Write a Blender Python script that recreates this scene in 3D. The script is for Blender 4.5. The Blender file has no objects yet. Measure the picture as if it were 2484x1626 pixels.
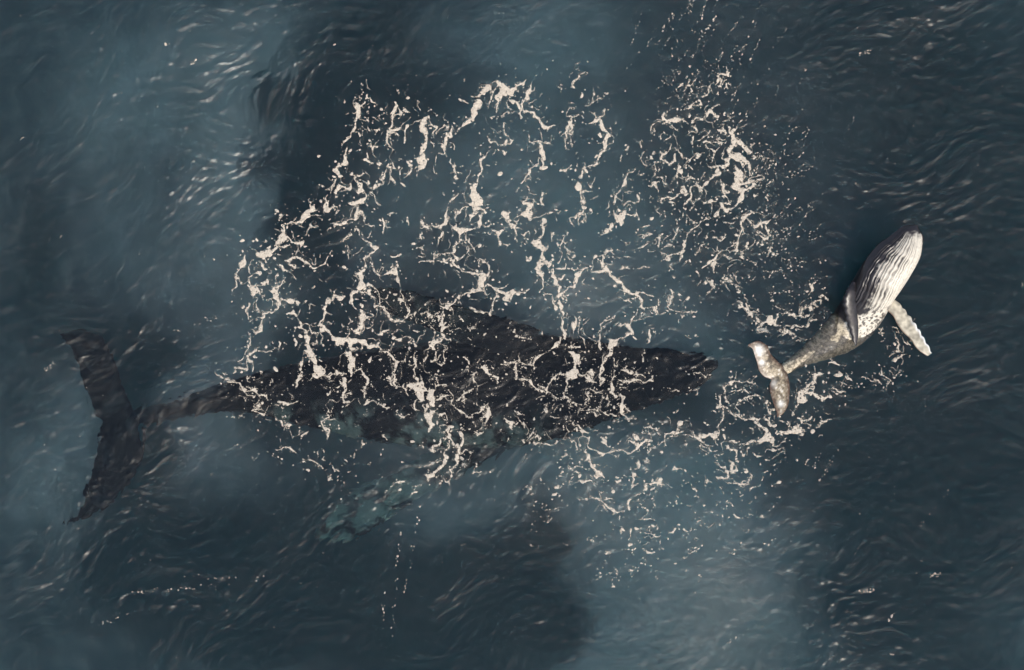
import bpy, math
import numpy as np

# ================================================================ camera, sky, sun, exposure
S = bpy.context.scene
CAM_H = 30.0                       # drone height over the sea, metres
PPM = 100.0                        # photo pixels per metre at sea level
PW, PH = 2484.0, 1626.0
SUN_EL, SUN_AZ = math.radians(54.0), math.radians(-72.0)   # azimuth counted from +X towards +Y

cam_d = bpy.data.cameras.new('camera')
cam_d.sensor_width = 36.0
cam_d.lens = 36.0 * CAM_H / (PW / PPM)
cam_d.clip_end = 2000.0
cam = bpy.data.objects.new('camera', cam_d)
cam.location = (0, 0, CAM_H)
cam.rotation_euler = (0, 0, 0)
S.collection.objects.link(cam)
S.camera = cam

W = bpy.data.worlds.new('World'); S.world = W; W.use_nodes = True
nt = W.node_tree; nt.nodes.clear()
wo = nt.nodes.new('ShaderNodeOutputWorld'); bg = nt.nodes.new('ShaderNodeBackground')
sky = nt.nodes.new('ShaderNodeTexSky'); sky.sky_type = 'NISHITA'; sky.sun_disc = False
sky.sun_elevation = SUN_EL
sky.sun_rotation = math.pi / 2 - SUN_AZ
sky.air_density = 1.2; sky.dust_density = 2.4; sky.ozone_density = 1.0
bg.inputs['Strength'].default_value = 0.15
nt.links.new(sky.outputs[0], bg.inputs[0]); nt.links.new(bg.outputs[0], wo.inputs[0])

sun_d = bpy.data.lights.new('sun', 'SUN'); sun_d.energy = 2.5; sun_d.angle = math.radians(0.6)
sun_d.color = (1.0, 0.92, 0.82)
sun_d.cycles.use_multiple_importance_sampling = False
sun = bpy.data.objects.new('sun', sun_d); S.collection.objects.link(sun)
sun.rotation_euler = (0, math.pi / 2 - SUN_EL, SUN_AZ)
sun.location = (15, 8, 25)

S.view_settings.view_transform = 'Standard'; S.view_settings.look = 'None'
S.view_settings.gamma = 1.0; S.view_settings.use_curve_mapping = False
S.view_settings.exposure = 0.38
S.cycles.use_denoising = True
try: S.cycles.denoiser = 'OPENIMAGEDENOISE'
except Exception: pass
S.cycles.max_bounces = 9; S.cycles.transmission_bounces = 6; S.cycles.volume_bounces = 4
S.cycles.diffuse_bounces = 3; S.cycles.glossy_bounces = 3
S.cycles.sample_clamp_indirect = 1.6; S.cycles.sample_clamp_direct = 2.0
S.cycles.caustics_refractive = True; S.cycles.caustics_reflective = False
S.cycles.blur_glossy = 0.5

# ================================================================ helpers
rng = np.random.default_rng(7)

def P(px, py, z=0.0):
    """place seen at photo pixel px,py for something standing z metres over the sea"""
    k = (CAM_H - z) / CAM_H
    return np.array([(px - PW / 2) / PPM * k, (PH / 2 - py) / PPM * k, z])

def smooth(a, b, x):
    t = np.clip((x - a) / (b - a), 0, 1)
    return t * t * (3 - 2 * t)

def gauss_field(nx, ny, step, lmin, lmax, power=2.0, seed=0, direction=None, spread=2.0):
    """band limited gaussian random field, unit variance; wavelengths in metres"""
    r = np.random.default_rng(seed)
    f = np.fft.rfft2(r.standard_normal((ny, nx)))
    ky = np.fft.fftfreq(ny, step)[:, None]; kx = np.fft.rfftfreq(nx, step)[None, :]
    k = np.hypot(kx, ky) + 1e-9
    amp = np.where((k > 1 / lmax) & (k < 1 / lmin), k ** (-power), 0.0)
    if direction is not None:
        c = (kx * math.cos(direction) + ky * math.sin(direction)) / k
        amp = amp * np.abs(c) ** spread
    g = np.fft.irfft2(f * amp, s=(ny, nx))
    return g / g.std()

def bilinear(F, x0, y0, step, x, y):
    u = np.clip((np.asarray(x) - x0) / step, 0, F.shape[1] - 1.001)
    v = np.clip((np.asarray(y) - y0) / step, 0, F.shape[0] - 1.001)
    i = u.astype(int); j = v.astype(int); a = u - i; b = v - j
    return (F[j, i] * (1 - a) + F[j, i + 1] * a) * (1 - b) + (F[j + 1, i] * (1 - a) + F[j + 1, i + 1] * a) * b

def mesh_from(name, verts, faces, smooth_shade=True):
    me = bpy.data.meshes.new(name)
    if isinstance(faces, np.ndarray):
        me.vertices.add(len(verts)); me.vertices.foreach_set('co', np.asarray(verts, np.float32).ravel())
        n, k = faces.shape
        me.loops.add(n * k); me.loops.foreach_set('vertex_index', faces.astype(np.int32).ravel())
        me.polygons.add(n); me.polygons.foreach_set('loop_start', (np.arange(n) * k).astype(np.int32))
        me.update(calc_edges=True); me.validate()
    else:
        me.from_pydata([tuple(v) for v in verts], [], faces); me.update()
    me.polygons.foreach_set('use_smooth', np.full(len(me.polygons), smooth_shade))
    return me

def link(name, me, mat, label, category, kind=None, group=None, parent=None):
    o = bpy.data.objects.new(name, me); S.collection.objects.link(o)
    me.materials.append(mat)
    if label: o['label'] = label
    if category: o['category'] = category
    if kind: o['kind'] = kind
    if group: o['group'] = group
    if parent: o.parent = parent
    return o

def paint(me, name, col):
    a = me.color_attributes.new(name, 'FLOAT_COLOR', 'POINT')
    c = np.ones((len(me.vertices), 4), np.float32); c[:, :3] = col
    a.data.foreach_set('color', c.ravel())

def new_mat(name):
    m = bpy.data.materials.new(name); m.use_nodes = True
    t = m.node_tree; t.nodes.clear()
    o = t.nodes.new('ShaderNodeOutputMaterial')
    return m, t, o
# ================================================================ materials
def water_material():
    m, t, o = new_mat('sea_water')
    # light through the surface keeps a sharp image, the mirror image is spread by ripples too fine to see
    rf = t.nodes.new('ShaderNodeBsdfRefraction'); rf.inputs['Roughness'].default_value = 0.09; rf.inputs['IOR'].default_value = 1.34
    gl = t.nodes.new('ShaderNodeBsdfGlossy'); gl.inputs['Roughness'].default_value = WATER_ROUGH
    fr = t.nodes.new('ShaderNodeFresnel'); fr.inputs['IOR'].default_value = WATER_IOR
    p = t.nodes.new('ShaderNodeMixShader')
    t.links.new(fr.outputs[0], p.inputs[0]); t.links.new(rf.outputs[0], p.inputs[1]); t.links.new(gl.outputs[0], p.inputs[2])
    # capillary ripples too fine for the mesh
    tc = t.nodes.new('ShaderNodeTexCoord'); mp = t.nodes.new('ShaderNodeMapping')
    mp.inputs['Rotation'].default_value = (0, 0, 0.6); mp.inputs['Scale'].default_value = (9, 22, 9)
    n1 = t.nodes.new('ShaderNodeTexNoise'); n1.inputs['Scale'].default_value = 1.0
    n1.inputs['Detail'].default_value = 4; n1.inputs['Roughness'].default_value = 0.6
    bp = t.nodes.new('ShaderNodeBump'); bp.inputs['Strength'].default_value = 0.5; bp.inputs['Distance'].default_value = 0.006
    t.links.new(tc.outputs['Object'], mp.inputs[0]); t.links.new(mp.outputs[0], n1.inputs['Vector'])
    t.links.new(n1.outputs['Fac'], bp.inputs['Height']); [t.links.new(bp.outputs[0], q.inputs['Normal']) for q in (rf, gl, fr)]
    t.links.new(p.outputs[0], o.inputs['Surface'])
    ab = t.nodes.new('ShaderNodeVolumeAbsorption'); sc = t.nodes.new('ShaderNodeVolumeScatter'); ad = t.nodes.new('ShaderNodeAddShader')
    ab.inputs['Color'].default_value = ABS_COL; ab.inputs['Density'].default_value = ABS_DEN
    sc.inputs['Color'].default_value = SCA_COL; sc.inputs['Density'].default_value = SCA_DEN
    t.links.new(ab.outputs[0], ad.inputs[0]); t.links.new(sc.outputs[0], ad.inputs[1])
    t.links.new(ad.outputs[0], o.inputs['Volume'])
    return m
WATER_ROUGH, WATER_IOR = 0.32, 1.385
ABS_COL, ABS_DEN = (0.55, 0.82, 0.83, 1), 0.34
SCA_COL, SCA_DEN = (0.72, 0.84, 0.98, 1), 0.018

# ================================================================ the sea surface
SWELL_SLOPE, SHEEN_SPAN = 1.0, 22
MILK_COL, MILK_DEN, MILK_Z = (0.95, 0.98, 1.0, 1), 0.62, 2.1
RIP, RIDGE = 0.0047, 0.0130
FX0, FX1, FY0, FY1, FST = -16.0, 16.0, -11.5, 11.5, 0.028
fnx, fny = int((FX1 - FX0) / FST) + 1, int((FY1 - FY0) / FST) + 1
gx = FX0 + np.arange(fnx) * FST; gy = FY0 + np.arange(fny) * FST
GX, GY = np.meshgrid(gx, gy)
PXg, PYg = GX * PPM + PW / 2, PH / 2 - GY * PPM            # the same grid in photo pixels

def blobs(lst):
    out = np.zeros_like(GX)
    for cx, cy, rx, ry, rot, a in lst:
        c, s = math.cos(math.radians(rot)), math.sin(math.radians(rot))
        u = (PXg - cx) * c + (PYg - cy) * s; v = -(PXg - cx) * s + (PYg - cy) * c
        out += a * np.exp(-((u / rx) ** 2 + (v / ry) ** 2))
    return out
# the mirror of the sea: how much bright sky each stretch of swell faces, 0 away from the sun .. 1 well towards it
SHEEN = 0.23 + blobs([
    (530, 400, 100, 360, 6, .55), (380, 130, 280, 150, -15, .25), (250, 420, 200, 250, 0, .12), (420, 1010, 100, 150, 10, .50), (1700, 1500, 240, 260, 8, .95), (1650, 1250, 200, 120, 0, .25),
    (1390, 1190, 170, 150, 0, .45), (1420, 720, 130, 130, 0, .60), (1600, 760, 200, 130, 20, .30), (1320, 60, 150, 130, 0, .40), (120, 1130, 90, 200, 10, .25), (1250, 470, 280, 200, -20, .34), (1060, 1190, 120, 80, 0, .2),
    (740, 350, 110, 270, -14, -.32), (900, 90, 190, 130, 0, -.14), (760, 1500, 480, 150, 6, -.34), (1250, 1540, 190, 170, -10, -.40), (1150, 1420, 220, 120, 0, -.15), (420, 1370, 180, 100, 0, -.2),
    (2420, 850, 240, 600, 6, -.22), (2220, 1330, 220, 260, 0, -.28), (2250, 120, 300, 200, 20, -.1), (60, 620, 110, 300, 0, -.1), (950, 950, 380, 130, 0, -.18), (1580, 920, 180, 80, 0, -.2), (240, 890, 90, 110, -25, -.35), (270, 1130, 80, 120, 15, -.35)])
SHEEN = np.clip(SHEEN, 0, 1.05)
_base = np.arctan2(GX * math.cos(SUN_AZ) + GY * math.sin(SUN_AZ), CAM_H)         # what a flat sea would mirror there
LEAN = 0.5 * (np.radians(-8 + SHEEN_SPAN * SHEEN) - _base)
LEAN *= smooth(0, 3.0, np.minimum.reduce([GX - FX0, FX1 - GX, GY - FY0, FY1 - GY]))
LEAN -= LEAN.mean()
def lean_to_height(B, slope, az):
    ny, nx = B.shape
    pad = np.zeros((ny * 2, nx * 2)); pad[:ny, :nx] = B
    k = np.fft.fftfreq(nx * 2, FST)[None, :] * 2 * np.pi; l = np.fft.fftfreq(ny * 2, FST)[:, None] * 2 * np.pi
    d = k * math.cos(az) + l * math.sin(az)
    Hk = np.fft.fft2(pad) * (1j * d) / (d * d + 0.02 * (k * k + l * l) + 0.002)
    return slope * np.real(np.fft.ifft2(Hk))[:ny, :nx]
h_swell = lean_to_height(LEAN, SWELL_SLOPE, SUN_AZ)

# where the wind and the whales rough the water up, and where slicks lie smooth
ROUGH = 0.70 + blobs([
    (420, 180, 420, 170, -10, .3), (620, 330, 130, 260, -20, .3), (430, 460, 200, 90, -30, .3), (2230, 330, 330, 160, 30, .35), (2350, 80, 200, 120, 0, .3),
    (2020, 1420, 150, 90, 35, .4), (1880, 1310, 140, 80, 35, .3), (1330, 1330, 150, 70, 20, .2), (1250, 1270, 90, 120, 0, .3), (330, 1420, 260, 120, 10, .4), (150, 1200, 120, 200, 0, .4),
    (400, 950, 90, 130, 0, .5), (1640, 900, 160, 100, 0, .8), (1500, 1040, 200, 70, 15, .9), (260, 880, 90, 150, -15, .3), (280, 1120, 90, 150, 10, .3), (1310, 1310, 100, 80, 0, -.7),
    (1180, 1140, 200, 70, 0, .5), (900, 1220, 160, 80, 0, .6), (1980, 830, 110, 70, -35, 1.3), (1850, 870, 90, 80, 0, .6), (760, 320, 120, 200, -20, .4), (2020, 1530, 80, 140, 15, .5), (1780, 800, 120, 160, 40, .4),
    (1720, 1450, 230, 220, 0, -.42), (1420, 730, 100, 90, 0, -.35), (2400, 1000, 150, 400, 0, -.1)])
ROUGH = np.clip(ROUGH, 0.03, 1.5)
wx = gauss_field(fnx, fny, FST, 1.0, 6.0, 2.0, 11); wy = gauss_field(fnx, fny, FST, 1.0, 6.0, 2.0, 12)
def warped(F, a):
    return bilinear(F, FX0, FY0, FST, GX + a * wx, GY + a * wy)
chop = warped(gauss_field(fnx, fny, FST, 0.7, 4.5, 2.6, 21, math.radians(-35), 1.2), 0.25)
rip = warped(gauss_field(fnx, fny, FST, 0.085, 0.55, 1.75, 22, math.radians(-50), 0.3), 0.18)
rip = rip + 0.15 * np.clip(rip, 0, 3) ** 2                        # sharper crests than troughs
rid = warped(gauss_field(fnx, fny, FST, 0.4, 2.2, 2.0, 23, math.radians(-55), 1.6), 0.35)
rid2 = warped(gauss_field(fnx, fny, FST, 0.3, 1.3, 1.8, 24, math.radians(20), 0.8), 0.25)
ridge = np.clip(1 - np.abs(rid) / 0.40, 0, 1) ** 2.2 * smooth(-0.4, 1.0, rid2)
ridge2 = np.clip(1 - np.abs(rid2) / 0.4, 0, 1) ** 2 * smooth(-0.2, 1.2, rid)
CALM = np.clip(1 - blobs([(1300, 1300, 170, 130, 0, .85), (640, 1450, 170, 110, -30, .7)]), 0, 1)
HW = h_swell + 0.016 * chop * (0.5 + 0.5 * ROUGH) * CALM + RIP * rip * ROUGH + RIDGE * CALM * (ridge + 0.6 * ridge2) * np.clip(ROUGH - 0.12, 0, 2)
edge = smooth(0, 2.0, np.minimum.reduce([GX - FX0, FX1 - GX, GY - FY0, FY1 - GY]))
HW = HW * edge
HS = h_swell * edge
def hs(x, y): return bilinear(HS, FX0, FY0, FST, x, y)
def PS(px, py, z):
    """like P, but z counts from the swell and things under water are seen through the bent ray"""
    q = P(px, py, 0.0)
    for _ in range(3):
        w = float(hs(q[0], q[1])); k = (CAM_H - w - (z if z > 0 else z / 1.34)) / CAM_H
        q = np.array([(px - PW / 2) / PPM * k, (PH / 2 - py) / PPM * k, w + z])
    return q
def hw(x, y): return bilinear(HW, FX0, FY0, FST, x, y)

def build_sea():
    out = 16.0 * 1.35 ** np.arange(1, 10); out = np.append(out, 320.0)
    xs = np.concatenate([-out[::-1], gx, out]); yo = 11.5 * 1.4 ** np.arange(1, 10); yo = np.append(yo, 320.0)
    ys = np.concatenate([-yo[::-1], gy, yo])
    X, Y = np.meshgrid(xs, ys); Z = np.zeros_like(X)
    a, b = len(out), len(yo); Z[b:b + fny, a:a + fnx] = HW
    ny, nx = X.shape
    v = np.stack([X, Y, Z], -1).reshape(-1, 3)
    id_ = np.arange(nx * ny).reshape(ny, nx)
    q = np.stack([id_[:-1, :-1], id_[:-1, 1:], id_[1:, 1:], id_[1:, :-1]], -1).reshape(-1, 4)
    ring = np.concatenate([id_[0, :-1], id_[:-1, -1], id_[-1, :0:-1], id_[:0:-1, 0]])
    low = v[ring].copy(); low[:, 2] = -45.0
    base = len(v); v = np.concatenate([v, low, [[0, 0, -45.0]]])
    n = len(ring); lo = base + np.arange(n)
    sides = np.stack([ring, lo, np.roll(lo, -1), np.roll(ring, -1)], -1)
    q = np.concatenate([q, sides])
    me = mesh_from('sea_water', v, q)
    return me
sea_me = build_sea()
sea = link('sea_water', sea_me, water_material(), 'dark teal sea with long swell patches and fine wind ripples', 'water', 'structure')
# the deep closes the body of water from below
dm, dt, do = new_mat('deep_sea_bed')
dp = dt.nodes.new('ShaderNodeBsdfPrincipled'); dp.inputs['Base Color'].default_value = (.02, .03, .035, 1); dp.inputs['Roughness'].default_value = .9
dt.links.new(dp.outputs[0], do.inputs[0])
bed = link('sea_bed', mesh_from('sea_bed', [(-330, -330, -44.9), (330, -330, -44.9), (330, 330, -44.9), (-330, 330, -44.9)], [(0, 1, 2, 3)]), dm,
           'dark sea bed far below the water', 'sea bed', 'structure')

# ---------------------------------------------------------------- milky water: scattering clouds added a few metres down, shaped by SHEEN to brighten patches
PST = 0.12
pnx, pny = int(31.0 / PST), int(22.0 / PST)
qx, qy = np.meshgrid(-15.5 + np.arange(pnx) * PST, -11.0 + np.arange(pny) * PST)
pl_a = gauss_field(pnx, pny, PST, 0.6, 5.0, 1.8, 71, math.radians(20), 0.8); pl_b = gauss_field(pnx, pny, PST, 0.5, 2.5, 1.5, 72)
pw = [gauss_field(pnx, pny, PST, 1.5, 9.0, 1.8, 80 + i) for i in range(2)] + [gauss_field(pnx, pny, PST, 0.5, 2.0, 1.5, 84 + i) for i in range(2)]
milk = np.maximum(bilinear(SHEEN, FX0, FY0, FST, qx + .4 * pw[0] + .07 * pw[2], qy + .5 * pw[1] + .07 * pw[3]) - 0.02, 0)
milk = milk * smooth(0, .45, milk) * np.clip(1 + .13 * pl_a + .06 * pl_b, .2, 2)
milk = milk * 3.0
milk *= smooth(0, 1.5, np.minimum.reduce([qx + 15.4, 15.4 - qx, qy + 10.9, 10.9 - qy]))
milk = milk + 0.06
def build_milk():
    n = pnx * pny; id_ = np.arange(n).reshape(pny, pnx)
    q = np.stack([id_[:-1, :-1], id_[:-1, 1:], id_[1:, 1:], id_[1:, :-1]], -1).reshape(-1, 4)
    top = np.stack([qx.ravel(), qy.ravel(), -MILK_Z - 0.12 * pl_b.ravel()], -1); bot = top.copy(); bot[:, 2] -= milk.ravel()
    ring = np.concatenate([id_[0, :-1], id_[:-1, -1], id_[-1, :0:-1], id_[:0:-1, 0]])
    sides = np.stack([ring, ring + n, np.roll(ring, -1) + n, np.roll(ring, -1)], -1)
    return mesh_from('added_milky_water', np.concatenate([top, bot]), np.concatenate([q, q[:, ::-1] + n, sides]))
mm, mt_, mo = new_mat('added_milky_water')
ms = mt_.nodes.new('ShaderNodeVolumeScatter'); ms.inputs['Color'].default_value = MILK_COL; ms.inputs['Density'].default_value = MILK_DEN
mt_.links.new(ms.outputs[0], mo.inputs['Volume'])
link('added_milky_water', build_milk(), mm, 'pale teal scattering clouds added below the whales to brighten patches of sea', 'bubble cloud', 'stuff')
# ================================================================ whales
def catmull(a, n):
    """resample control rows a through a Catmull-Rom curve, n rows, even in chord length"""
    a = np.asarray(a, float)
    d = np.concatenate([[0], np.cumsum(np.maximum(np.linalg.norm(np.diff(a[:, :2], axis=0), axis=1), 1e-6))])
    t = np.linspace(0, d[-1], n); out = np.empty((n, a.shape[1]))
    tan = np.gradient(a, d, axis=0)
    i = np.clip(np.searchsorted(d, t, side='right') - 1, 0, len(a) - 2)
    hseg = (d[i + 1] - d[i])[:, None]; u = ((t - d[i])[:, None]) / hseg
    out = ((2 * u ** 3 - 3 * u ** 2 + 1) * a[i] + (u ** 3 - 2 * u ** 2 + u) * hseg * tan[i]
           + (-2 * u ** 3 + 3 * u ** 2) * a[i + 1] + (u ** 3 - u ** 2) * hseg * tan[i + 1])
    return out, t / d[-1]

def trunk(secs, M, N):
    """secs: px,py,z,half width,half height up,half height down,roll deg -> verts (M,N,3), s (M), phi (N), frames"""
    r, s = catmull(secs, M)
    C = np.array([PS(a[0], a[1], a[2]) for a in r])
    T = np.gradient(C, axis=0); T /= np.linalg.norm(T, axis=1)[:, None]
    U = np.array([0, 0, 1.0]) - T * T[:, 2:3]; U /= np.linalg.norm(U, axis=1)[:, None]
    R = np.cross(T, U)                                   # to the right of travel, seen from above
    ro = np.radians(r[:, 6])[:, None]
    U2 = U * np.cos(ro) + R * np.sin(ro); R2 = R * np.cos(ro) - U * np.sin(ro)
    phi = np.linspace(-np.pi, np.pi, N, endpoint=False)
    w = np.maximum(r[:, 3], .004)[:, None]; hu = np.maximum(r[:, 4], .004)[:, None]; hd = np.maximum(r[:, 5], .004)[:, None]
    cs, sn = np.cos(phi)[None], np.sin(phi)[None]
    hv = np.where(cs > 0, hu, hd)
    return C, U2, R2, w, hv, cs, sn, s, phi

def ring_faces(M, N, off=0):
    i = np.arange(M - 1)[:, None] * N; j = np.arange(N)[None]
    a = i + j; b = i + (j + 1) % N
    q = np.stack([a, b, b + N, a + N], -1).reshape(-1, 4) + off
    return q

def blade(secs, M, N, knobs=0, knob_h=0.0, z_lift=None):
    """secs: lead px,py, trail px,py, z, thickness (m) -> lens sectioned fin"""
    r, s = catmull(np.column_stack([(np.array(secs)[:, 0:2] + np.array(secs)[:, 2:4]) / 2, np.array(secs)]), M)
    r = r[:, 2:]
    L = np.array([PS(a[0], a[1], a[4]) for a in r]); Tr = np.array([PS(a[2], a[3], a[4]) for a in r])
    if knobs:
        k = np.abs(np.sin(s * knobs * np.pi + .6)) ** 1.4 * knob_h * smooth(.08, .3, s) * (1 - .3 * s)
        d = L - Tr; d /= np.maximum(np.linalg.norm(d, axis=1), 1e-6)[:, None]
        L = L + d * k[:, None]
    th = np.linspace(0, 2 * np.pi, N, endpoint=False)
    c = (1 + np.cos(th)) / 2                             # 1 leading edge, 0 trailing edge
    prof = np.sign(np.sin(th)) * np.abs(np.sin(th)) ** .9 * (0.35 + 0.65 * c)
    v = Tr[:, None] + (L - Tr)[:, None] * c[None, :, None]
    v = v + np.array([0, 0, 1.0])[None, None] * (r[:, 5:6] * prof[None])[..., None]
    return v, s, c

def skin_material(name, rough, spec):
    m, t, o = new_mat(name)
    p = t.nodes.new('ShaderNodeBsdfPrincipled'); a = t.nodes.new('ShaderNodeVertexColor'); a.layer_name = 'skin_tone'
    tc = t.nodes.new('ShaderNodeTexCoord'); n = t.nodes.new('ShaderNodeTexNoise'); n.inputs['Scale'].default_value = 14; n.inputs['Detail'].default_value = 6
    mx = t.nodes.new('ShaderNodeMix'); mx.data_type = 'RGBA'; mx.blend_type = 'MULTIPLY'; mx.inputs[0].default_value = 1.0
    cr = t.nodes.new('ShaderNodeMapRange'); cr.inputs[1].default_value = .3; cr.inputs[2].default_value = .7; cr.inputs[3].default_value = .8; cr.inputs[4].default_value = 1.1
    t.links.new(tc.outputs['Object'], n.inputs['Vector']); t.links.new(n.outputs['Fac'], cr.inputs[0])
    t.links.new(a.outputs['Color'], mx.inputs[6]); t.links.new(cr.outputs[0], mx.inputs[7])
    t.links.new(mx.outputs[2], p.inputs['Base Color'])
    p.inputs['Roughness'].default_value = rough; p.inputs['Specular IOR Level'].default_value = spec
    b = t.nodes.new('ShaderNodeBump'); b.inputs['Strength'].default_value = .25; b.inputs['Distance'].default_value = .01
    t.links.new(n.outputs['Fac'], b.inputs['Height']); t.links.new(b.outputs[0], p.inputs['Normal'])
    t.links.new(p.outputs[0], o.inputs[0])
    return m

NF = gauss_field(1024, 1024, 0.02, 0.06, 0.5, 1.2, 51); NG = gauss_field(1024, 1024, 0.02, 0.3, 2.0, 1.5, 52)
def nz(F, x, y): return bilinear(F, -10.24, -10.24, .02, (np.asarray(x) + 30.24) % 20.4 - 10.24, (np.asarray(y) + 30.24) % 20.4 - 10.24)

def assemble(chunks):
    vs, fs, cs, off = [], [], [], 0
    for v, col in chunks:
        M, N = v.shape[:2]
        vs.append(v.reshape(-1, 3)); cs.append(col.reshape(-1, 3)); fs.append(ring_faces(M, N, off)); off += M * N
    return np.concatenate(vs), np.concatenate(fs), np.concatenate(cs)

# ---------------------------------------------------------------- the mother, just under the surface
MOTHER = [  # px, py, z, half width, up, down, roll
 (1738, 886, -1.25, .06, .05, .05, 0), (1722, 888, -1.22, .22, .12, .2, 0), (1680, 899, -1.18, .45, .22, .5, 0), (1600, 912, -1.22, .68, .32, .9, 2), (1500, 924, -1.35, .92, .50, 1.1, 5),
 (1400, 934, -1.45, 1.22, .66, 1.25, 8), (1300, 941, -1.50, 1.42, .78, 1.35, 10), (1150, 950, -1.55, 1.45, .84, 1.4, 20), (1000, 956, -1.55, 1.34, .82, 1.25, 26), (850, 956, -1.45, 1.10, .70, 1.0, 22),
 (720, 955, -1.40, .78, .56, .75, 8), (610, 957, -1.40, .50, .44, .52, 3), (510, 970, -1.65, .34, .34, .42, 0), (410, 996, -1.80, .25, .26, .36, 0), (330, 1016, -1.85, .20, .14, .2, 0), (280, 1026, -1.80, .08, .04, .05, 0)]
def build_mother():
    C, U, R, w, hv, cs, sn, s, phi = trunk(MOTHER, 260, 96)
    # dorsal ridge, fin and splash guard on the back
    ridge = np.exp(-(phi / .25) ** 2)[None] * (0.05 * smooth(.45, .6, s) * (1 - smooth(.9, 1, s)))[:, None]
    fin = np.exp(-(phi / .16) ** 2)[None] * (0.26 * np.exp(-((s - .615) / .03) ** 2))[:, None]
    guard = np.exp(-(phi / .3) ** 2)[None] * (0.07 * np.exp(-((s - .16) / .022) ** 2))[:, None]
    knob = np.zeros((len(s), len(phi)))
    kr = np.random.default_rng(5)
    for i in range(46):
        s0 = kr.uniform(.012, .13); p0 = kr.choice([-1, 1]) * kr.choice([.05, .7, 1.15]) + kr.normal(0, .06)
        knob += .035 * np.exp(-((s - s0) / .0045) ** 2)[:, None] * np.exp(-((phi - p0) / .07) ** 2)[None]
    v = C[:, None] + R[:, None] * (w * sn)[..., None] + U[:, None] * (hv * cs)[..., None]
    nrm = R[:, None] * sn[None if sn.ndim == 1 else slice(None)][..., None] + U[:, None] * cs[..., None]
    v = v + nrm * (ridge + fin + guard + knob)[..., None]
    x, y = v[..., 0], v[..., 1]
    n1, n2 = nz(NG, x, y), nz(NF, x, y)
    dark = np.array([.008, .009, .010]); pale = np.array([.14, .185, .165])
    flank = np.maximum(smooth(.9, 1.5, phi), smooth(.25, 1.0, -phi))[None] * smooth(.22, .40, s)[:, None] * (1 - smooth(.66, .82, s))[:, None]
    white = np.clip(flank * smooth(-.7, 1.3, n1 + .4 * n2), 0, 1)
    mot = smooth(1.0, 2.6, n2)[..., None] * .05
    col = dark * (1 - white[..., None]) + pale * white[..., None] + mot * .4
    ch = [(v, col)]
    fl, fs, fc = blade([(140,811,141,818,-1.60,0.03),(190,799,160,838,-1.60,0.05),(232,812,178,872,-1.60,0.07),(262,845,192,915,-1.60,0.09),(286,900,207,958,-1.60,0.11),(306,955,226,1000,-1.60,0.13),(330,1005,248,1030,-1.60,0.15),(340,1030,243,1045,-1.60,0.16),(345,1065,236,1080,-1.60,0.14),(346,1105,226,1120,-1.60,0.12),(328,1150,214,1160,-1.60,0.10),(296,1195,202,1203,-1.60,0.08),(246,1240,188,1245,-1.60,0.06),(150,1278,152,1272,-1.60,0.02)], 120, 40)
    ch.append((fl, np.broadcast_to(dark, fl.shape).copy()))
    for secs, whit in (([(1310,800,1240,880,-1.2,.2),(1250,778,1180,850,-1.05,.18),(1170,758,1110,825,-1.0,.15),(1090,738,1050,800,-1.0,.13),(1010,712,985,775,-1.05,.1),(950,700,930,752,-1.1,.07),(903,697,905,712,-1.2,.03)], .12),
                       ([(1300,1060,1200,1030,-1.85,.2),(1220,1105,1120,1065,-1.85,.18),(1120,1150,1040,1100,-1.85,.15),(1030,1200,960,1145,-1.85,.13),(960,1245,880,1180,-1.85,.11),(890,1300,820,1220,-1.85,.09),(830,1315,785,1270,-1.85,.06),(768,1312,764,1298,-1.85,.03)], 1.0)):
        b, bs, bc = blade(secs, 140, 36, 7, .05)
        k = (smooth(.2, .55, bs)[:, None] * smooth(-1.6, .8, nz(NG, b[..., 0] * 1.6, b[..., 1] * 1.6) + .3 * nz(NF, b[..., 0], b[..., 1])) * whit)[..., None]
        ch.append((b, dark * (1 - k) + np.array([.13, .20, .175]) * k))
    v, f, c = assemble(ch)
    me = mesh_from('humpback_whale', v, f); paint(me, 'skin_tone', c)
    return link('humpback_whale', me, skin_material('mother_skin', .45, .06), 'huge dark adult humpback whale swimming just under the foam-laced surface', 'whale')
mother = build_mother()

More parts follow.
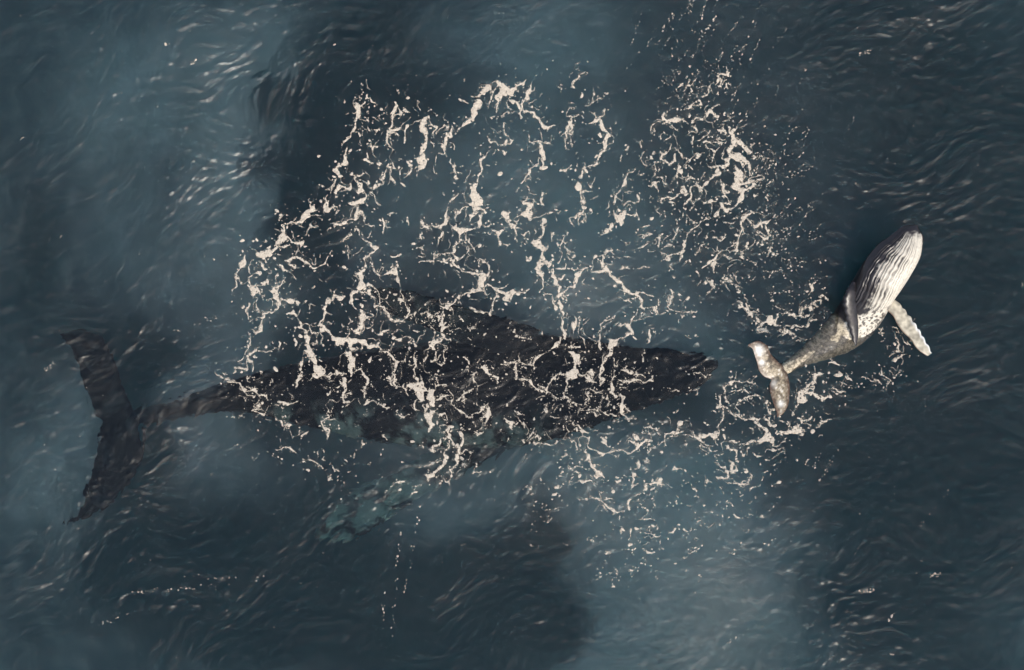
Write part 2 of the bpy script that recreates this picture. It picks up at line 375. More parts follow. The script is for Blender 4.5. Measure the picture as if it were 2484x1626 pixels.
# ---------------------------------------------------------------- the calf, rolled belly up, head lifted clear of the sea
CALF = [
 (2223, 546, 1.05, .03, .03, .03, -8), (2216, 557, 1.02, .20, .12, .12, -8), (2206, 576, .96, .34, .24, .20, -12), (2190, 604, .87, .48, .36, .28, -16), (2164, 636, .74, .57, .46, .36, -20),
 (2137, 673, .56, .61, .52, .45, -28), (2116, 708, .34, .58, .52, .5, -28), (2098, 742, .04, .58, .5, .5, -20), (2073, 780, -.26, .56, .45, .5, -12), (2040, 810, -.39, .50, .40, .45, -6),
 (2000, 838, -.32, .38, .32, .35, 0), (1958, 862, -.225, .25, .24, .24, 0), (1925, 882, -.115, .17, .17, .18, 0), (1902, 896, .02, .14, .11, .11, 0), (1880, 910, .07, .06, .03, .03, 0)]
def build_calf():
    C, U, R, w, hv, cs, sn, s, phi = trunk(CALF, 420, 300)
    throat = smooth(.03, .09, s) * (1 - smooth(.36, .47, s))
    ap = np.abs(phi)[None]
    # ventral pleats: rounded ribs with narrow furrows, running lengthwise
    wob = nz(NG, C[:, 0] * 2, C[:, 1] * 2) * .02
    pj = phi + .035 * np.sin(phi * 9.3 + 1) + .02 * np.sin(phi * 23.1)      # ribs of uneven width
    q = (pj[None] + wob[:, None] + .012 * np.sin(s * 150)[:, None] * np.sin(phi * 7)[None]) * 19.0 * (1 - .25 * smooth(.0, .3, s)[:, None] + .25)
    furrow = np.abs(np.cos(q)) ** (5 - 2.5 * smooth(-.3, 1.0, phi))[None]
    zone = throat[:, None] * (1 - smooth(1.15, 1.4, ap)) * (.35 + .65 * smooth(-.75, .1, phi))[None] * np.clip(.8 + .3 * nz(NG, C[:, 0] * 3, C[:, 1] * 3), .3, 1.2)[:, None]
    disp = -0.034 * furrow * zone
    # lips: the jaw line stands proud along both sides of the head
    disp = disp + .05 * np.exp(-((ap - 1.62) / .16) ** 2) * (smooth(.0, .04, s) * (1 - smooth(.24, .34, s)))[:, None]
    v = C[:, None] + R[:, None] * (w * sn)[..., None] + U[:, None] * (hv * cs)[..., None]
    nrm = R[:, None] * sn[..., None] + U[:, None] * cs[..., None]
    v = v + nrm * disp[..., None]
    x, y = v[..., 0], v[..., 1]
    n1, n2 = nz(NG, x * 2, y * 2), nz(NF, x, y)
    dark = np.array([.022, .018, .019]); white = np.array([.66, .605, .50]); mid = np.array([.50, .42, .29])
    lim = np.where(phi[None] > 0, .80, 1.34) - np.where(phi[None] > 0, .24, .2) * smooth(.2, .42, s)[:, None]
    k = (1 - smooth(lim - .12, lim + .1, ap + .10 * n2 + .05 * n1)) * smooth(.03, .062, s[:, None] - .012 * phi[None] + .006 * n2)
    belly = smooth(.36, .42, s)[:, None] * (1 - smooth(.56, .60, s))[:, None]
    k = k * (1 - belly * smooth(-.2, .7, nz(NF, x * 2.2, y * 2.2) + .3 * n1) * .85)
    k = k * (1 - .85 * furrow * zone)  # dark furrow skin deepened by painted shade, strongest on the left
    k = k * (1 - .45 * smooth(-.2, 1.1, phi)[None] * throat[:, None])  # painted shade: throat darkens towards its left, away from the sun
    waist = smooth(.54, .62, s)[:, None] * np.ones_like(ap)
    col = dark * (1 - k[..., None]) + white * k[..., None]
    wcol = mid * (0.45 + .75 * smooth(-1.2, 1.5, nz(NF, x * 2.5, y * 2.5) + .6 * n2)[..., None])
    side = smooth(1.2, 1.7, ap)[..., None]
    col = col * (1 - waist[..., None]) + (wcol * (1 - side) + dark * 2 * side) * waist[..., None]
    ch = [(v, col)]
    fl, fs, fc = blade([(1816,835,1814,839,.30,.02),(1837,827,1825,846,.27,.03),(1859,837,1830,861,.22,.04),(1871,860,1836,881,.17,.05),(1886,876,1842,901,.13,.06),(1899,888,1855,915,.10,.07),
        (1906,898,1869,921,.09,.07),(1911,912,1867,931,.10,.07),(1916,939,1868,953,.12,.06),(1915,960,1873,971,.13,.05),(1912,982,1880,990,.13,.04),(1901,1003,1884,1001,.12,.03),(1886,1013,1884,1010,.10,.015)], 160, 60)
    fx, fy = fl[..., 0], fl[..., 1]
    a = .5 * nz(NG, fx * 3, fy * 3) + .8 * nz(NF, fx * 2, fy * 2)
    edge_ = np.minimum(1, np.minimum(fc, 1 - fc) * 3.2)[None] * np.minimum(1, np.minimum(fs, 1 - fs) * 7)[:, None]
    patch = .5 * smooth(.7, 1.6, a) + np.exp(-(((fx - PS(1838, 850, .15)[0]) / .12) ** 2 + ((fy - PS(1838, 850, .15)[1]) / .13) ** 2)) + np.exp(-(((fx - PS(1846, 880, .15)[0]) / .07) ** 2 + ((fy - PS(1846, 880, .15)[1]) / .07) ** 2)) \
        + .8 * np.exp(-(((fx - PS(1872, 930, .15)[0]) / .1) ** 2 + ((fy - PS(1872, 930, .15)[1]) / .1) ** 2)) + .7 * np.exp(-(((fx - PS(1894, 980, .15)[0]) / .08) ** 2 + ((fy - PS(1894, 980, .15)[1]) / .08) ** 2))
    patch = np.clip(patch, 0, 1)[..., None] * edge_[..., None]
    fcol = (np.array([.29, .235, .155]) * (1 + .5 * np.clip(a, -1.4, 1.4)[..., None])) * edge_[..., None] + np.array([.07, .035, .02]) * (1 - edge_[..., None])
    ch.append((fl, fcol * (1 - patch) + np.array([.85, .83, .76]) * patch))
    # right flipper, spread out over the water, and left flipper folded along the flank
    b, bs, bc = blade([(2160,722,2150,752,.26,.09),(2178,733,2165,766,.26,.08),(2194,755,2176,786,.25,.07),(2211,777,2190,806,.24,.06),(2225,797,2208,823,.24,.055),(2239,821,2224,846,.24,.045),(2251,842,2239,858,.24,.035),(2259,857,2250,864,.24,.015)], 220, 48, 8, .045)
    n = nz(NF, b[..., 0] * .8, b[..., 1] * .8)
    tipw = smooth(.70, .95, bc)[None, :, None] * smooth(.35, .6, bs)[:, None, None]
    fcol = np.array([.40, .36, .27]) * (1 + .22 * n[..., None]); fcol = fcol * (1 - tipw) + np.array([.85, .83, .76]) * tipw
    ed = (1 - smooth(.0, .12, bc))[None, :, None]
    ch.append((b, np.clip(fcol * (1 - ed) + np.array([.12, .08, .05]) * ed, 0, .9)))
    b, bs, bc = blade([(2066,682,2082,690,.62,.06),(2052,706,2080,708,.62,.08),(2046,730,2078,732,.56,.08),(2050,760,2080,762,.44,.07),(2057,788,2082,792,.30,.06),(2065,812,2082,816,.2,.05),(2071,830,2079,832,.14,.03),(2075,839,2077,839,.12,.015)], 160, 40, 9, .03)
    n = nz(NF, b[..., 0], b[..., 1])[..., None]
    ch.append((b, np.array([.012, .010, .011]) * (1 + .5 * np.clip(n, -1, 2))))
    v, f, c = assemble(ch)
    me = mesh_from('humpback_calf', v, f); paint(me, 'skin_tone', np.clip(c, .004, .92))
    return link('humpback_calf', me, skin_material('calf_skin', .33, .45), 'young humpback calf on its back, white grooved throat raised out of the water', 'whale calf')
calf = build_calf()
# ---------------------------------------------------------------- foam veins, surveyed in 5 x 3.5 m squares of sea
# each entry: square origin (photo px), px per survey unit, veins "x,y[,w] x,y[,w] ..." separated by ';'
FOAM = [
(500,150,.2246,"""1690,430,40 1640,500,50 1635,590,45 1625,660,20 1610,710,45 1590,760,40 1545,790,45;1650,360,20 1640,410,15;1740,350,15 1735,395,30 1790,430,15 1845,455,10;1610,450,15 1690,490,20;1510,840,30 1475,880,15;1520,910,15 1515,990,40 1505,1050,45 1495,1110,25;1640,760,30 1670,800,30;1665,850,15 1680,900,15;2020,440,40 2060,490,40 2030,570,30 2000,640,25 1995,700,35 1995,790,35 1960,860,30 1930,900,15;1950,890,20 1995,960,10;2030,580,20 2110,560,15 2160,510,25 2200,545,15;2080,320,25 2060,350,10;2010,750,30 2080,700,25;2030,760,25 2080,800,10;2170,700,45 2150,760,35 2145,850,20;1760,890,15 1800,950,30 1840,920,30;1740,1000,30 1735,1060,40 1800,1090,15;1860,1110,50 1880,1120,40;2010,1080,30 2050,1140,25 1960,1140,15;2180,1110,50 2200,1120,40;2000,1180,25 2005,1270,40 2040,1310,25;2110,1140,15 2090,1220,25;2190,1170,30 2150,1260,15;1490,1110,30 1430,1110,35 1400,1170,35 1430,1230,45 1480,1250,25;1390,1260,20 1370,1370,20 1355,1410,10;1580,1190,25 1620,1250,30 1660,1320,40 1670,1390,60 1690,1430,25;1950,1170,10 1910,1230,40 1890,1280,20;1580,1290,30 1565,1370,25 1500,1365,15 1430,1360,45 1410,1430,50;1770,1320,40 1780,1325,36;1850,1330,50 1830,1380,40;1310,1410,20 1280,1490,25 1300,1540,45;1760,1410,25 1830,1470,25 1885,1530,15;1690,1490,60 1640,1530,60 1560,1545,40;1130,1510,35 1120,1550,25;2110,1300,20 2150,1340,25;1680,240,18 1700,260,16;1740,560,20 1760,545,16;1850,620,8 1800,590,6;1755,640,14 1758,650,12;1690,690,20 1685,680,20;1750,725,25 1780,740,14;1840,730,18 1855,738,12"""),
(1000,150,.2246,"""770,300,70 830,260,50;720,370,40 620,385,12;760,310,70 720,370,45;830,270,50 840,290,40;920,240,60 870,320,45 850,390,30 800,480,12;920,245,55 980,270,50;970,280,70 960,350,90 950,400,60 930,450,30 915,540,20;990,270,60 1060,310,80 1130,290,70 1150,250,30 1210,200,12;1130,320,40 1160,350,20;1000,450,20 1060,520,8;1290,220,8 1270,270,25 1240,340,60 1240,380,60 1210,430,30 1190,500,20;1050,410,15 1130,450,50 1150,510,50 1140,560,30 1170,610,25;1200,520,20 1250,540,25 1310,545,45 1340,590,40 1380,660,25 1400,690,30 1460,720,20 1530,700,10;720,420,40 710,490,80 680,550,90 650,590,60 600,650,45 560,700,30 490,740,12;540,410,40 600,440,20;170,610,40 130,650,60 120,710,60 150,770,60 140,830,40 120,900,45 110,960,30 95,1020,35 110,1080,75 120,1120,60 90,1170,25 55,1250,10;180,620,15 200,670,15 260,680,25 250,740,20 230,800,30;450,690,25 420,740,40 400,800,45 370,860,30 355,930,25 350,980,15 280,1010,10;310,670,10 270,790,15;330,720,20 380,700,20;245,870,15 245,940,15;430,1050,20 425,1110,25 470,1180,15 500,1260,30 520,1270,10;240,1100,8 240,1200,15;1000,660,25 980,720,12 1020,790,15 1080,850,20 1050,890,15 970,910,12;830,800,6 860,850,8 930,890,6;990,970,40 1000,990,35;810,990,12 780,1030,20 750,1070,50 740,1140,30 710,1210,30 690,1280,25 670,1330,45 660,1390,60 680,1440,90 700,1500,110 760,1530,60 820,1540,20;640,1540,50 700,1540,40;1260,790,10 1290,850,20 1370,870,20 1440,880,25 1500,865,15;1370,880,30 1385,930,40 1400,990,35 1410,1040,40 1405,1090,35 1390,1140,12;1370,1050,20 1340,1110,20 1270,1170,25 1240,1220,25 1200,1300,12;1870,110,15 1800,160,15 1760,210,25 1720,280,15;1790,560,25 1730,600,20 1720,660,30 1680,730,25 1650,790,30 1660,850,15 1660,920,25;1730,700,20 1700,770,12;1715,820,12 1730,930,12;2085,500,15 2070,550,20 2030,600,25 1990,630,40 1940,670,35;2030,640,45 2070,720,40 2110,780,40 2080,800,30 2085,870,40 2100,920,45 2170,845,15;2100,930,30 2050,980,25 2020,1020,30 2000,1080,30 1950,1130,15 1860,1150,12 1840,1190,25 1800,1260,12;1600,1180,25 1660,1180,12 1720,1110,20;1415,1420,15 1410,1490,25 1410,1550,45;1230,1450,10 1215,1530,12 1280,1540,20 1310,1510,30 1310,1480,15;1820,1390,20 1820,1450,20 1840,1500,35 1830,1550,25;1940,1480,15 2020,1450,20;2220,1380,20 2190,1450,30 2190,1530,30;1965,1280,15 1930,1340,20 1900,1290,25;485,1405,10 440,1470,15 410,1530,15;1250,1340,12 1240,1390,12;1960,310,12 1950,440,15 1870,490,8;1750,470,10 1720,450,8;1700,490,14 1680,540,10;1380,360,14 1350,400,12;1370,450,14 1385,465,8;1600,250,18 1610,255,14;1590,290,16 1610,295,12;2110,345,24 2080,350,16;2000,380,20 2020,430,8;1715,150,26 1720,160,20;1780,20,22 1800,10,14;60,430,22 80,500,12;150,540,20 190,520,8;60,635,25 40,640,20;850,600,22 880,600,15;960,560,10 1040,560,8;1150,1360,22 1140,1400,10;870,1000,18 885,965,10"""),
(1500,150,.2246,"""525,540,20 490,590,40 520,625,30 580,630,45 640,635,30 720,640,20 770,680,15;610,590,30 600,615,30;550,690,20 620,730,20 650,760,12;530,830,12 550,810,15;810,650,20 830,600,25 900,620,20 950,580,30 1010,540,45 1060,590,45 1030,640,30;1065,470,20 1040,520,15;460,650,10 380,690,10 340,780,12;770,190,15 750,250,12 740,310,15;690,220,8 640,270,30;1010,230,12 980,265,25 955,310,15 960,350,10 900,375,20;1160,120,35 1090,130,20 1070,170,8 1045,260,10;1180,60,20 1180,120,20;830,420,25 780,470,25 880,465,15 880,420,15;820,700,12 825,760,25;820,820,35 810,880,25;850,850,12 920,820,15 1000,760,15;930,880,30 980,870,25 1060,860,20 1150,870,25;1060,820,25 1130,830,25;1300,700,20 1270,740,50 1220,760,60 1230,800,60 1260,840,60 1310,870,40 1350,900,40 1390,950,45 1420,970,25;1450,880,20 1430,930,12;1290,830,30 1250,860,40;1210,940,90 1220,1000,80 1290,1020,100 1340,1050,80 1400,1090,60 1430,1160,40;1260,900,60 1220,930,60;1190,1050,50 1180,1110,45 1130,1120,40 1060,1130,30 980,1140,25;1270,1150,60 1280,1250,90 1280,1320,90 1320,1380,80 1340,1440,70 1300,1500,50 1270,1550,45;950,920,12 1010,950,20 1040,990,25 1010,1070,25;1040,980,12 1090,930,12;1080,1190,50 1010,1240,30 960,1300,30 890,1350,30 790,1370,20 770,1430,35 740,1490,40 720,1550,20;1330,1330,40 1400,1280,30 1450,1240,20 1520,1220,20 1560,1250,15;1340,1400,40 1430,1370,30 1480,1330,35;1400,1310,15 1480,1290,20 1560,1260,15;1440,1180,20 1400,1230,10;1360,1170,10 1340,1270,12;570,890,15 560,950,25 490,1000,25 460,1030,20 500,1080,12 560,1110,10 610,1080,12 600,1020,25;620,930,12 680,990,12 700,1040,12;390,990,45 360,1040,40;380,1090,12 400,1150,20 395,1220,12;380,1080,8 440,1070,8;290,980,10 260,1050,20 220,1080,20;885,980,25 840,1020,25 770,1070,12 700,1110,12;655,1080,20 670,1130,25 630,1190,15 620,1270,12;740,1190,15 750,1240,20;250,860,20 245,930,8;110,910,20 70,960,12;45,1030,25 30,1080,15;190,1140,15 150,1180,20 90,1220,25 70,1270,30 40,1330,25 10,1380,25;230,1200,25 210,1240,15;385,1310,40 350,1350,12 310,1360,15;400,1350,6 430,1400,6;400,1250,15 470,1265,15 515,1320,20;540,1400,25 580,1390,15;530,1460,50 490,1490,30 460,1530,12;700,1340,25 710,1380,45 660,1440,15 590,1470,15 565,1510,15 600,1550,20;720,1310,12 760,1275,15 830,1275,10;860,1330,20 930,1330,20;870,1380,15 890,1420,12;860,1490,40 830,1540,15 780,1490,10;1060,1280,10 1060,1320,10;1100,1280,10 1130,1350,20 1150,1430,25 1180,1500,25 1190,1540,30;1150,1380,15 1210,1395,15;1100,1550,30 1130,1545,20;940,1530,35 1000,1500,12 1050,1520,12;220,1450,20 220,1520,25;200,1500,6 60,1530,6;1060,1460,20 1050,1470,15;1490,1040,20 1560,1000,15;1640,1080,15 1650,1060,10;1640,1120,15 1600,1150,8;1620,1330,40 1640,1290,15;1610,1430,25 1640,1440,12;1130,640,12 1180,630,8;1160,670,12 1110,740,20 1150,760,15;640,100,14 620,115,10;805,148,14 800,150,12;1100,230,16 1110,200,8;1190,240,12 1180,280,8;1240,640,12 1235,650,10;1300,640,12 1310,625,8;1580,720,8 1590,715,8;1660,960,10 1655,1000,8;1800,960,12 1805,1000,8"""),
(500,500,.2246,"""1180,5,60 1110,50,80 1080,110,70 1040,155,30 970,180,15;1290,25,60 1340,40,30 1430,10,15;1440,50,25 1410,100,20;1210,120,20 1250,150,20;1200,200,15 1130,210,20 1090,260,20 1060,310,25;1650,30,40 1650,110,40 1580,130,20;1690,60,40 1720,140,25;1700,180,25 1705,160,25;1700,210,12 1810,205,10;790,70,20 770,130,20;850,170,20 880,180,30 930,170,12 960,130,15;810,190,15 850,220,40 850,280,30 840,330,60 810,380,60 770,430,45 740,470,50 690,500,60 600,520,60 560,540,25;880,350,35 920,390,20 980,410,40 1030,410,45 1040,450,20;930,280,20 940,330,20;800,280,40 805,275,40;760,510,15 830,520,15;810,440,20 890,430,20;990,450,30 960,530,25;850,590,15 910,570,30 970,560,30 1040,590,40 1090,620,25 1140,660,12 1180,670,10 1240,650,15 1280,620,25 1310,570,20 1350,490,12;410,530,8 410,590,40 380,640,55 350,690,40 330,750,30 310,800,12 330,835,12 280,900,12;500,590,15 480,640,15;590,590,10 600,640,40 650,680,25;780,650,30 840,690,40 870,720,30;910,610,25 950,640,25;930,680,20 920,670,20;450,770,20 520,730,15 590,740,45;480,840,25 460,770,12;670,800,50 620,840,30 550,870,15;770,760,25 780,740,25;910,840,25 915,820,20;860,780,15 810,840,12 770,860,25 740,890,60 730,950,50 760,990,45 800,1040,50 760,1110,30 700,1140,20 610,1170,30 590,1200,30;490,890,50 530,920,60 500,960,50;560,920,40 640,975,15;820,1000,15 900,1020,35 970,1040,45 990,1080,25;1055,1020,30 1060,1040,25;545,1010,8 545,1100,8 550,1160,15;620,1200,25 600,1260,20 590,1320,35 550,1360,25 490,1330,15;465,1060,25 460,1130,20 445,1200,12;880,1160,20 950,1170,40 990,1190,30 1020,1250,25 1030,1310,30 1060,1370,30 1090,1430,60 1100,1500,70 1110,1550,70;1015,1110,15 1020,1160,15;860,1090,25 855,1080,20;1105,1280,12 1120,1340,12 1135,1400,15;470,1380,20 475,1460,20 460,1550,20;955,1420,20 960,1490,30;800,1480,35 790,1550,20;860,1500,20 850,1490,20;1500,970,25 1440,990,40 1380,980,40 1340,1010,35 1300,1060,35 1270,1110,30 1285,1170,25 1250,1220,35 1230,1280,50 1270,1320,60 1320,1350,40 1370,1420,60 1440,1450,90 1540,1460,80 1640,1460,80 1700,1490,60 1780,1510,45 1840,1510,30 1900,1550,25;1150,1290,12 1220,1280,15;1200,1370,20 1150,1390,12;1210,1400,12 1200,1460,15 1160,1490,15;1300,1250,12 1380,1265,12;1520,1430,20 1550,1380,20 1530,1310,12;1560,1540,50 1550,1500,60;1720,560,15 1720,640,20 1700,700,30 1680,770,60 1680,830,80 1650,870,40 1620,920,50 1560,970,60 1550,1020,40 1590,1070,15 1620,1120,8;1740,850,30 1810,880,25 1860,940,15 1880,1040,10 1890,1080,20;1650,910,30 1740,940,40 1780,980,30 1820,990,15;1800,1010,12 1840,1080,20 1910,1100,30 1940,1160,25 1990,1220,40 2050,1240,30 2120,1245,15 2180,1200,8 2185,1110,8 2150,1040,10 2110,970,12 2090,900,15;1680,1130,45 1680,1200,50 1660,1290,45 1640,1360,50 1590,1350,15;1690,1215,20 1740,1215,12;1800,1240,25 1760,1320,25 1730,1330,15;1660,260,10 1670,320,25;1680,350,6 1740,390,8 1800,410,15 1830,440,55 1800,500,15 1740,560,15;1620,210,15 1610,290,12;1580,320,8 1470,380,12;1390,210,30 1430,200,15 1500,180,8 1570,130,8;1350,240,20 1310,270,20;1920,140,35 1920,230,15 1915,290,8;1780,600,6 1800,680,8 1850,740,15 1900,760,20 1960,730,20 2030,710,60 2070,650,20 2070,600,15;2050,740,20 2070,800,45 2080,870,30;1520,400,15 1530,440,20 1505,490,10 1540,570,10;1960,1340,40 1880,1370,20;2000,1390,30 2010,1380,30;2020,1440,20 2120,1440,30 2200,1410,25;2030,540,40 2100,530,15;2170,150,25 2200,220,15;1950,95,8 2020,70,6;2210,1440,15 2190,1550,15;2020,1480,10 2000,1550,15;440,480,22 445,475,20;570,430,20 575,425,16;485,435,18 490,440,14;700,720,20 710,715,16;780,130,16 765,160,14;1150,525,14 1160,528,12;1020,880,14 1022,884,12;935,760,20 950,775,16;680,450,26 660,470,20;1660,740,20 1620,715,6;1250,800,14 1210,770,8;1160,870,20 1150,880,12;1335,920,20 1340,945,16"""),
(1000,500,.2246,"""385,30,15 380,100,30 350,180,45 310,230,45;345,290,45 320,340,20 280,390,10;110,180,15 150,220,40 200,190,15;150,220,30 90,240,15;210,220,15 290,215,15;90,310,30 80,350,20;110,450,40 80,460,20;110,450,30 140,420,20;600,10,15 520,60,25 450,110,10;690,30,60 760,40,50 830,25,15;700,70,40 640,100,30 610,150,15;720,110,40 720,180,40 740,220,20;480,180,25 460,240,35 500,270,50 570,270,50 640,250,55 700,240,20;505,300,20 500,380,15 450,470,15 440,510,20;440,515,15 350,515,10 260,530,10;580,300,15 580,360,12 630,400,15 670,450,15 680,510,8;590,420,10 600,480,12 550,545,10 480,575,25 450,540,10;70,620,15 150,600,20 240,590,30;240,500,12 240,560,20;280,575,8 330,600,10 410,590,15 440,620,20 500,670,25 550,710,20 620,725,20 700,740,40 740,720,40;760,770,100 750,830,90 770,870,40;820,740,20 825,650,15 780,600,12 720,560,10;830,850,35 880,890,30 930,930,40 990,970,55 1040,990,35 1090,950,40 1130,960,15;990,990,30 1040,1000,25;890,890,12 970,890,15 1020,850,10;1150,940,20 1250,910,25;770,890,15 800,950,10;720,890,15 660,900,35 600,945,12 530,960,12 480,980,10 450,1050,15 390,1080,35 330,1080,25 320,1170,25;900,970,20 870,1000,15 870,1060,10 880,1120,10 830,1165,20 740,1140,12 640,1110,8;850,240,25 920,290,35 990,250,12;920,300,25 935,370,10 960,410,12 1030,440,12 1070,435,20;1030,50,12 1000,90,35 1045,140,25 1040,190,15 1080,220,50 1130,190,15;1100,280,25 1130,330,15;1080,230,40 1100,280,25;1260,260,12 1220,310,35 1190,300,10;1190,370,12 1180,430,8;1260,10,60 1240,70,90 1270,110,40 1275,150,12;1200,100,12 1150,130,12;1290,130,10 1410,110,8;1420,160,40 1400,230,40 1420,280,40 1390,330,50 1350,380,80 1340,430,60 1400,450,60 1460,440,25;1410,500,40 1410,570,45 1370,620,45 1350,660,25;1400,450,45 1410,500,40;1420,600,60 1480,640,50 1540,580,40;1370,700,45 1390,750,45 1410,810,20 1420,880,20 1390,930,25;1370,620,40 1370,700,45;1330,800,40 1310,840,30;1420,960,12 1490,970,8;1520,700,25 1530,780,50 1560,830,30 1590,880,35 1580,930,35;1560,690,30 1650,680,25 1670,640,15;1590,780,36 1640,750,20;1840,680,20 1800,740,50 1770,790,35 1730,860,25 1650,920,20 1600,960,30;1700,690,12 1900,670,10;1600,990,55 1610,1060,55 1620,1110,40 1640,1170,25;1510,1020,10 1540,1090,12 1570,1110,12;1650,960,20 1670,1040,20;1640,1260,25 1620,1320,35 1640,1380,30 1650,1440,25;1620,1200,15 1640,1260,15;1740,1200,30 1740,1280,40 1740,1360,15;1770,1150,12 1840,1145,20;1800,1200,15 1805,1360,12;1810,1400,8 1860,1470,10 1880,1520,15;1520,290,30 1510,380,15;1630,330,40 1610,440,15 1580,600,6;1660,440,10 1690,500,8;1860,20,12 1820,100,20 1800,210,25;1700,150,20 1760,220,10;2170,30,15 2190,100,25 2220,140,20;2180,190,40 2120,260,40 2040,320,15;2180,470,15 2110,490,25 2050,540,25 2030,590,50 2070,650,40 2110,690,40 2010,710,30 1950,715,8;2130,740,30 2190,790,40 2226,820,40;2110,690,36 2130,740,30;2090,600,15 2160,630,12;2180,1190,25 2100,1240,15 2030,1290,15 2010,1390,12 2020,1480,15 2040,1550,15;2160,1460,45 2140,1530,60;2160,1460,40 2220,1450,25;100,1150,10 190,1190,12 300,1190,12;320,1170,25 300,1250,40 340,1310,25 330,1400,35 270,1460,40 220,1490,45 250,1550,35;170,1290,8 250,1360,15 240,1440,12;440,1100,20 430,1180,20;400,1220,20 410,1215,16;540,1230,20 500,1190,8;440,1290,8 360,1330,8;10,1340,8 80,1340,10;20,1440,15 40,1530,20;340,1420,15 410,1410,12;470,1460,15 490,1450,10;630,1450,10 600,1440,8;590,1310,15 680,1310,12 720,1260,6;790,1390,20 800,1380,15;1030,1310,15 1040,1320,12;1100,1360,15 1110,1350,12;1170,1410,12 1300,1440,10;1410,1380,12 1400,1400,10;1560,1480,30 1520,1510,35 1470,1550,20;1580,1490,20 1590,1540,15;1690,1530,40 1800,1510,20;1220,540,10 1250,600,20 1280,550,10;710,590,10 720,650,8;1870,70,12 1875,180,8;1500,60,30 1520,50,20;1580,70,20 1590,50,15;1690,520,16 1730,505,12;1720,570,14 1740,540,10;20,1150,30 30,1200,18;150,240,30 170,260,20;870,70,16 890,65,12;820,205,28 818,210,24;480,715,20 510,740,8"""),
(1500,500,.2246,"""60,60,50 40,130,70 30,200,50;100,100,30 160,80,12;190,30,15 200,90,20 215,150,10;1110,20,45 1080,80,40 1030,120,15;1180,50,30 1250,10,15;1110,40,40 1180,60,30;970,90,20 900,150,20 850,210,20 790,260,20 750,320,20 720,390,20 700,450,25;710,475,50 640,520,20 560,520,12 470,515,15 450,480,15;680,530,10 660,590,12;550,580,25 545,540,12;440,330,20 440,420,15;480,320,25 390,370,25;500,430,25 580,420,12;590,370,15 610,300,20 650,220,8;260,220,30 330,225,12;215,320,20 300,310,12 350,290,8;210,470,12 270,430,20 330,390,25;1460,70,20 1400,100,40 1350,140,45 1320,190,20 1320,230,25 1310,330,15 1300,400,20 1250,470,20 1210,490,12;1460,65,15 1510,80,12;1400,160,15 1470,210,25 1530,190,35 1600,170,30 1640,160,15;1600,220,15 1620,290,15 1610,350,35 1570,370,25 1510,330,25 1490,300,25 1530,270,25 1570,310,25;1560,230,25 1550,200,25;1240,190,15 1190,180,15 1140,185,10;1230,120,20 1300,95,12;1140,490,10 1070,520,35 1030,570,30 970,610,40 930,660,20;1030,640,40 1020,680,30 1060,720,20;1010,780,35 1000,850,20 1030,890,20 960,950,15;920,830,8 990,810,12;1150,730,15 1120,760,12 1160,790,15 1210,820,25 1120,830,8 1080,810,8;1190,740,12 1240,790,12;1240,720,12 1290,770,12 1300,820,8;1250,840,20 1290,880,15;1300,910,10 1320,940,15;1340,1000,20 1390,1020,15;1290,1040,12 1320,1090,20 1370,1100,12;1390,1060,8 1400,1130,30 1420,1180,25 1450,1230,15;1430,1150,10 1500,1175,8;1490,1220,10 1540,1250,10;1510,1290,15 1560,1280,12 1640,1280,8;1500,1320,12 1530,1350,10;1770,1150,15 1700,1190,15 1690,1250,20 1710,1290,15;1780,1180,12 1880,1170,12 1960,1170,12 2040,1190,15;2000,1110,15 1960,1130,12;1740,1340,25 1810,1350,20 1870,1370,8;1820,1310,10 1900,1290,12 2000,1290,12 2060,1310,15 2080,1270,8;1920,1330,10 2000,1350,10;1910,1400,30 1890,1420,20;1920,1450,15 1940,1440,12;2070,1230,15 2140,1220,10;10,780,25 20,840,30 70,900,30 120,930,30 180,970,30 240,1020,20 260,1080,25 300,1110,35;320,1100,15 400,1110,15 440,1080,15 430,1020,15;220,930,15 270,930,12 340,965,12 380,970,12;410,1150,20 415,1130,16;280,1150,15 250,1180,10;550,920,25 570,950,12;590,980,25 540,1060,12 530,1090,15 580,1120,15 650,1135,8;660,1165,10 740,1165,10 820,1170,8 850,1140,12;540,1000,10 530,1040,8;660,1000,15 680,1015,10;715,1040,10 705,1080,8;20,990,12 90,1010,15 140,1020,15;220,1110,8 180,1190,15 150,1240,25 110,1290,50 130,1340,30 170,1390,20;130,1370,35 80,1400,25 10,1440,20;10,1300,8 90,1280,10;340,1340,15 360,1390,25 330,1460,20 300,1490,12;260,1370,15 280,1360,12;580,690,15 560,670,12;590,755,20 620,775,12;855,490,30 835,550,15;870,470,8 930,390,8;740,1410,15 770,1415,10;840,1400,15 860,1405,12;1040,350,10 1110,360,25 1160,300,8;970,350,25 960,330,15;1680,460,12 1600,530,10;1760,550,20 1790,565,10;1480,630,15 1460,615,10;1390,430,35 1400,410,25;1390,450,15 1330,540,20;860,710,25 870,780,15;60,660,15 100,690,8;30,680,8 60,670,8;1300,545,15 1350,560,25;1150,530,12 1230,575,14;1270,480,16 1245,525,14;430,30,18 440,10,14;500,80,12 460,150,10;640,45,12 665,50,10;700,60,14 690,95,10;810,20,16 780,60,18;660,160,20 665,175,14;745,150,12 735,180,8;1690,100,20 1660,130,12;1780,50,10 1740,60,8;240,660,12 320,660,14;45,550,12 110,548,14;2110,840,14 2080,880,12;2200,900,16 2220,910,12;2080,1080,14 2110,1040,12;2200,970,18 2220,990,14;2150,1080,10 2120,1070,10;2180,1060,14 2170,1040,10;1640,1010,10 1660,1030,8;1700,1080,12 1730,1090,12"""),
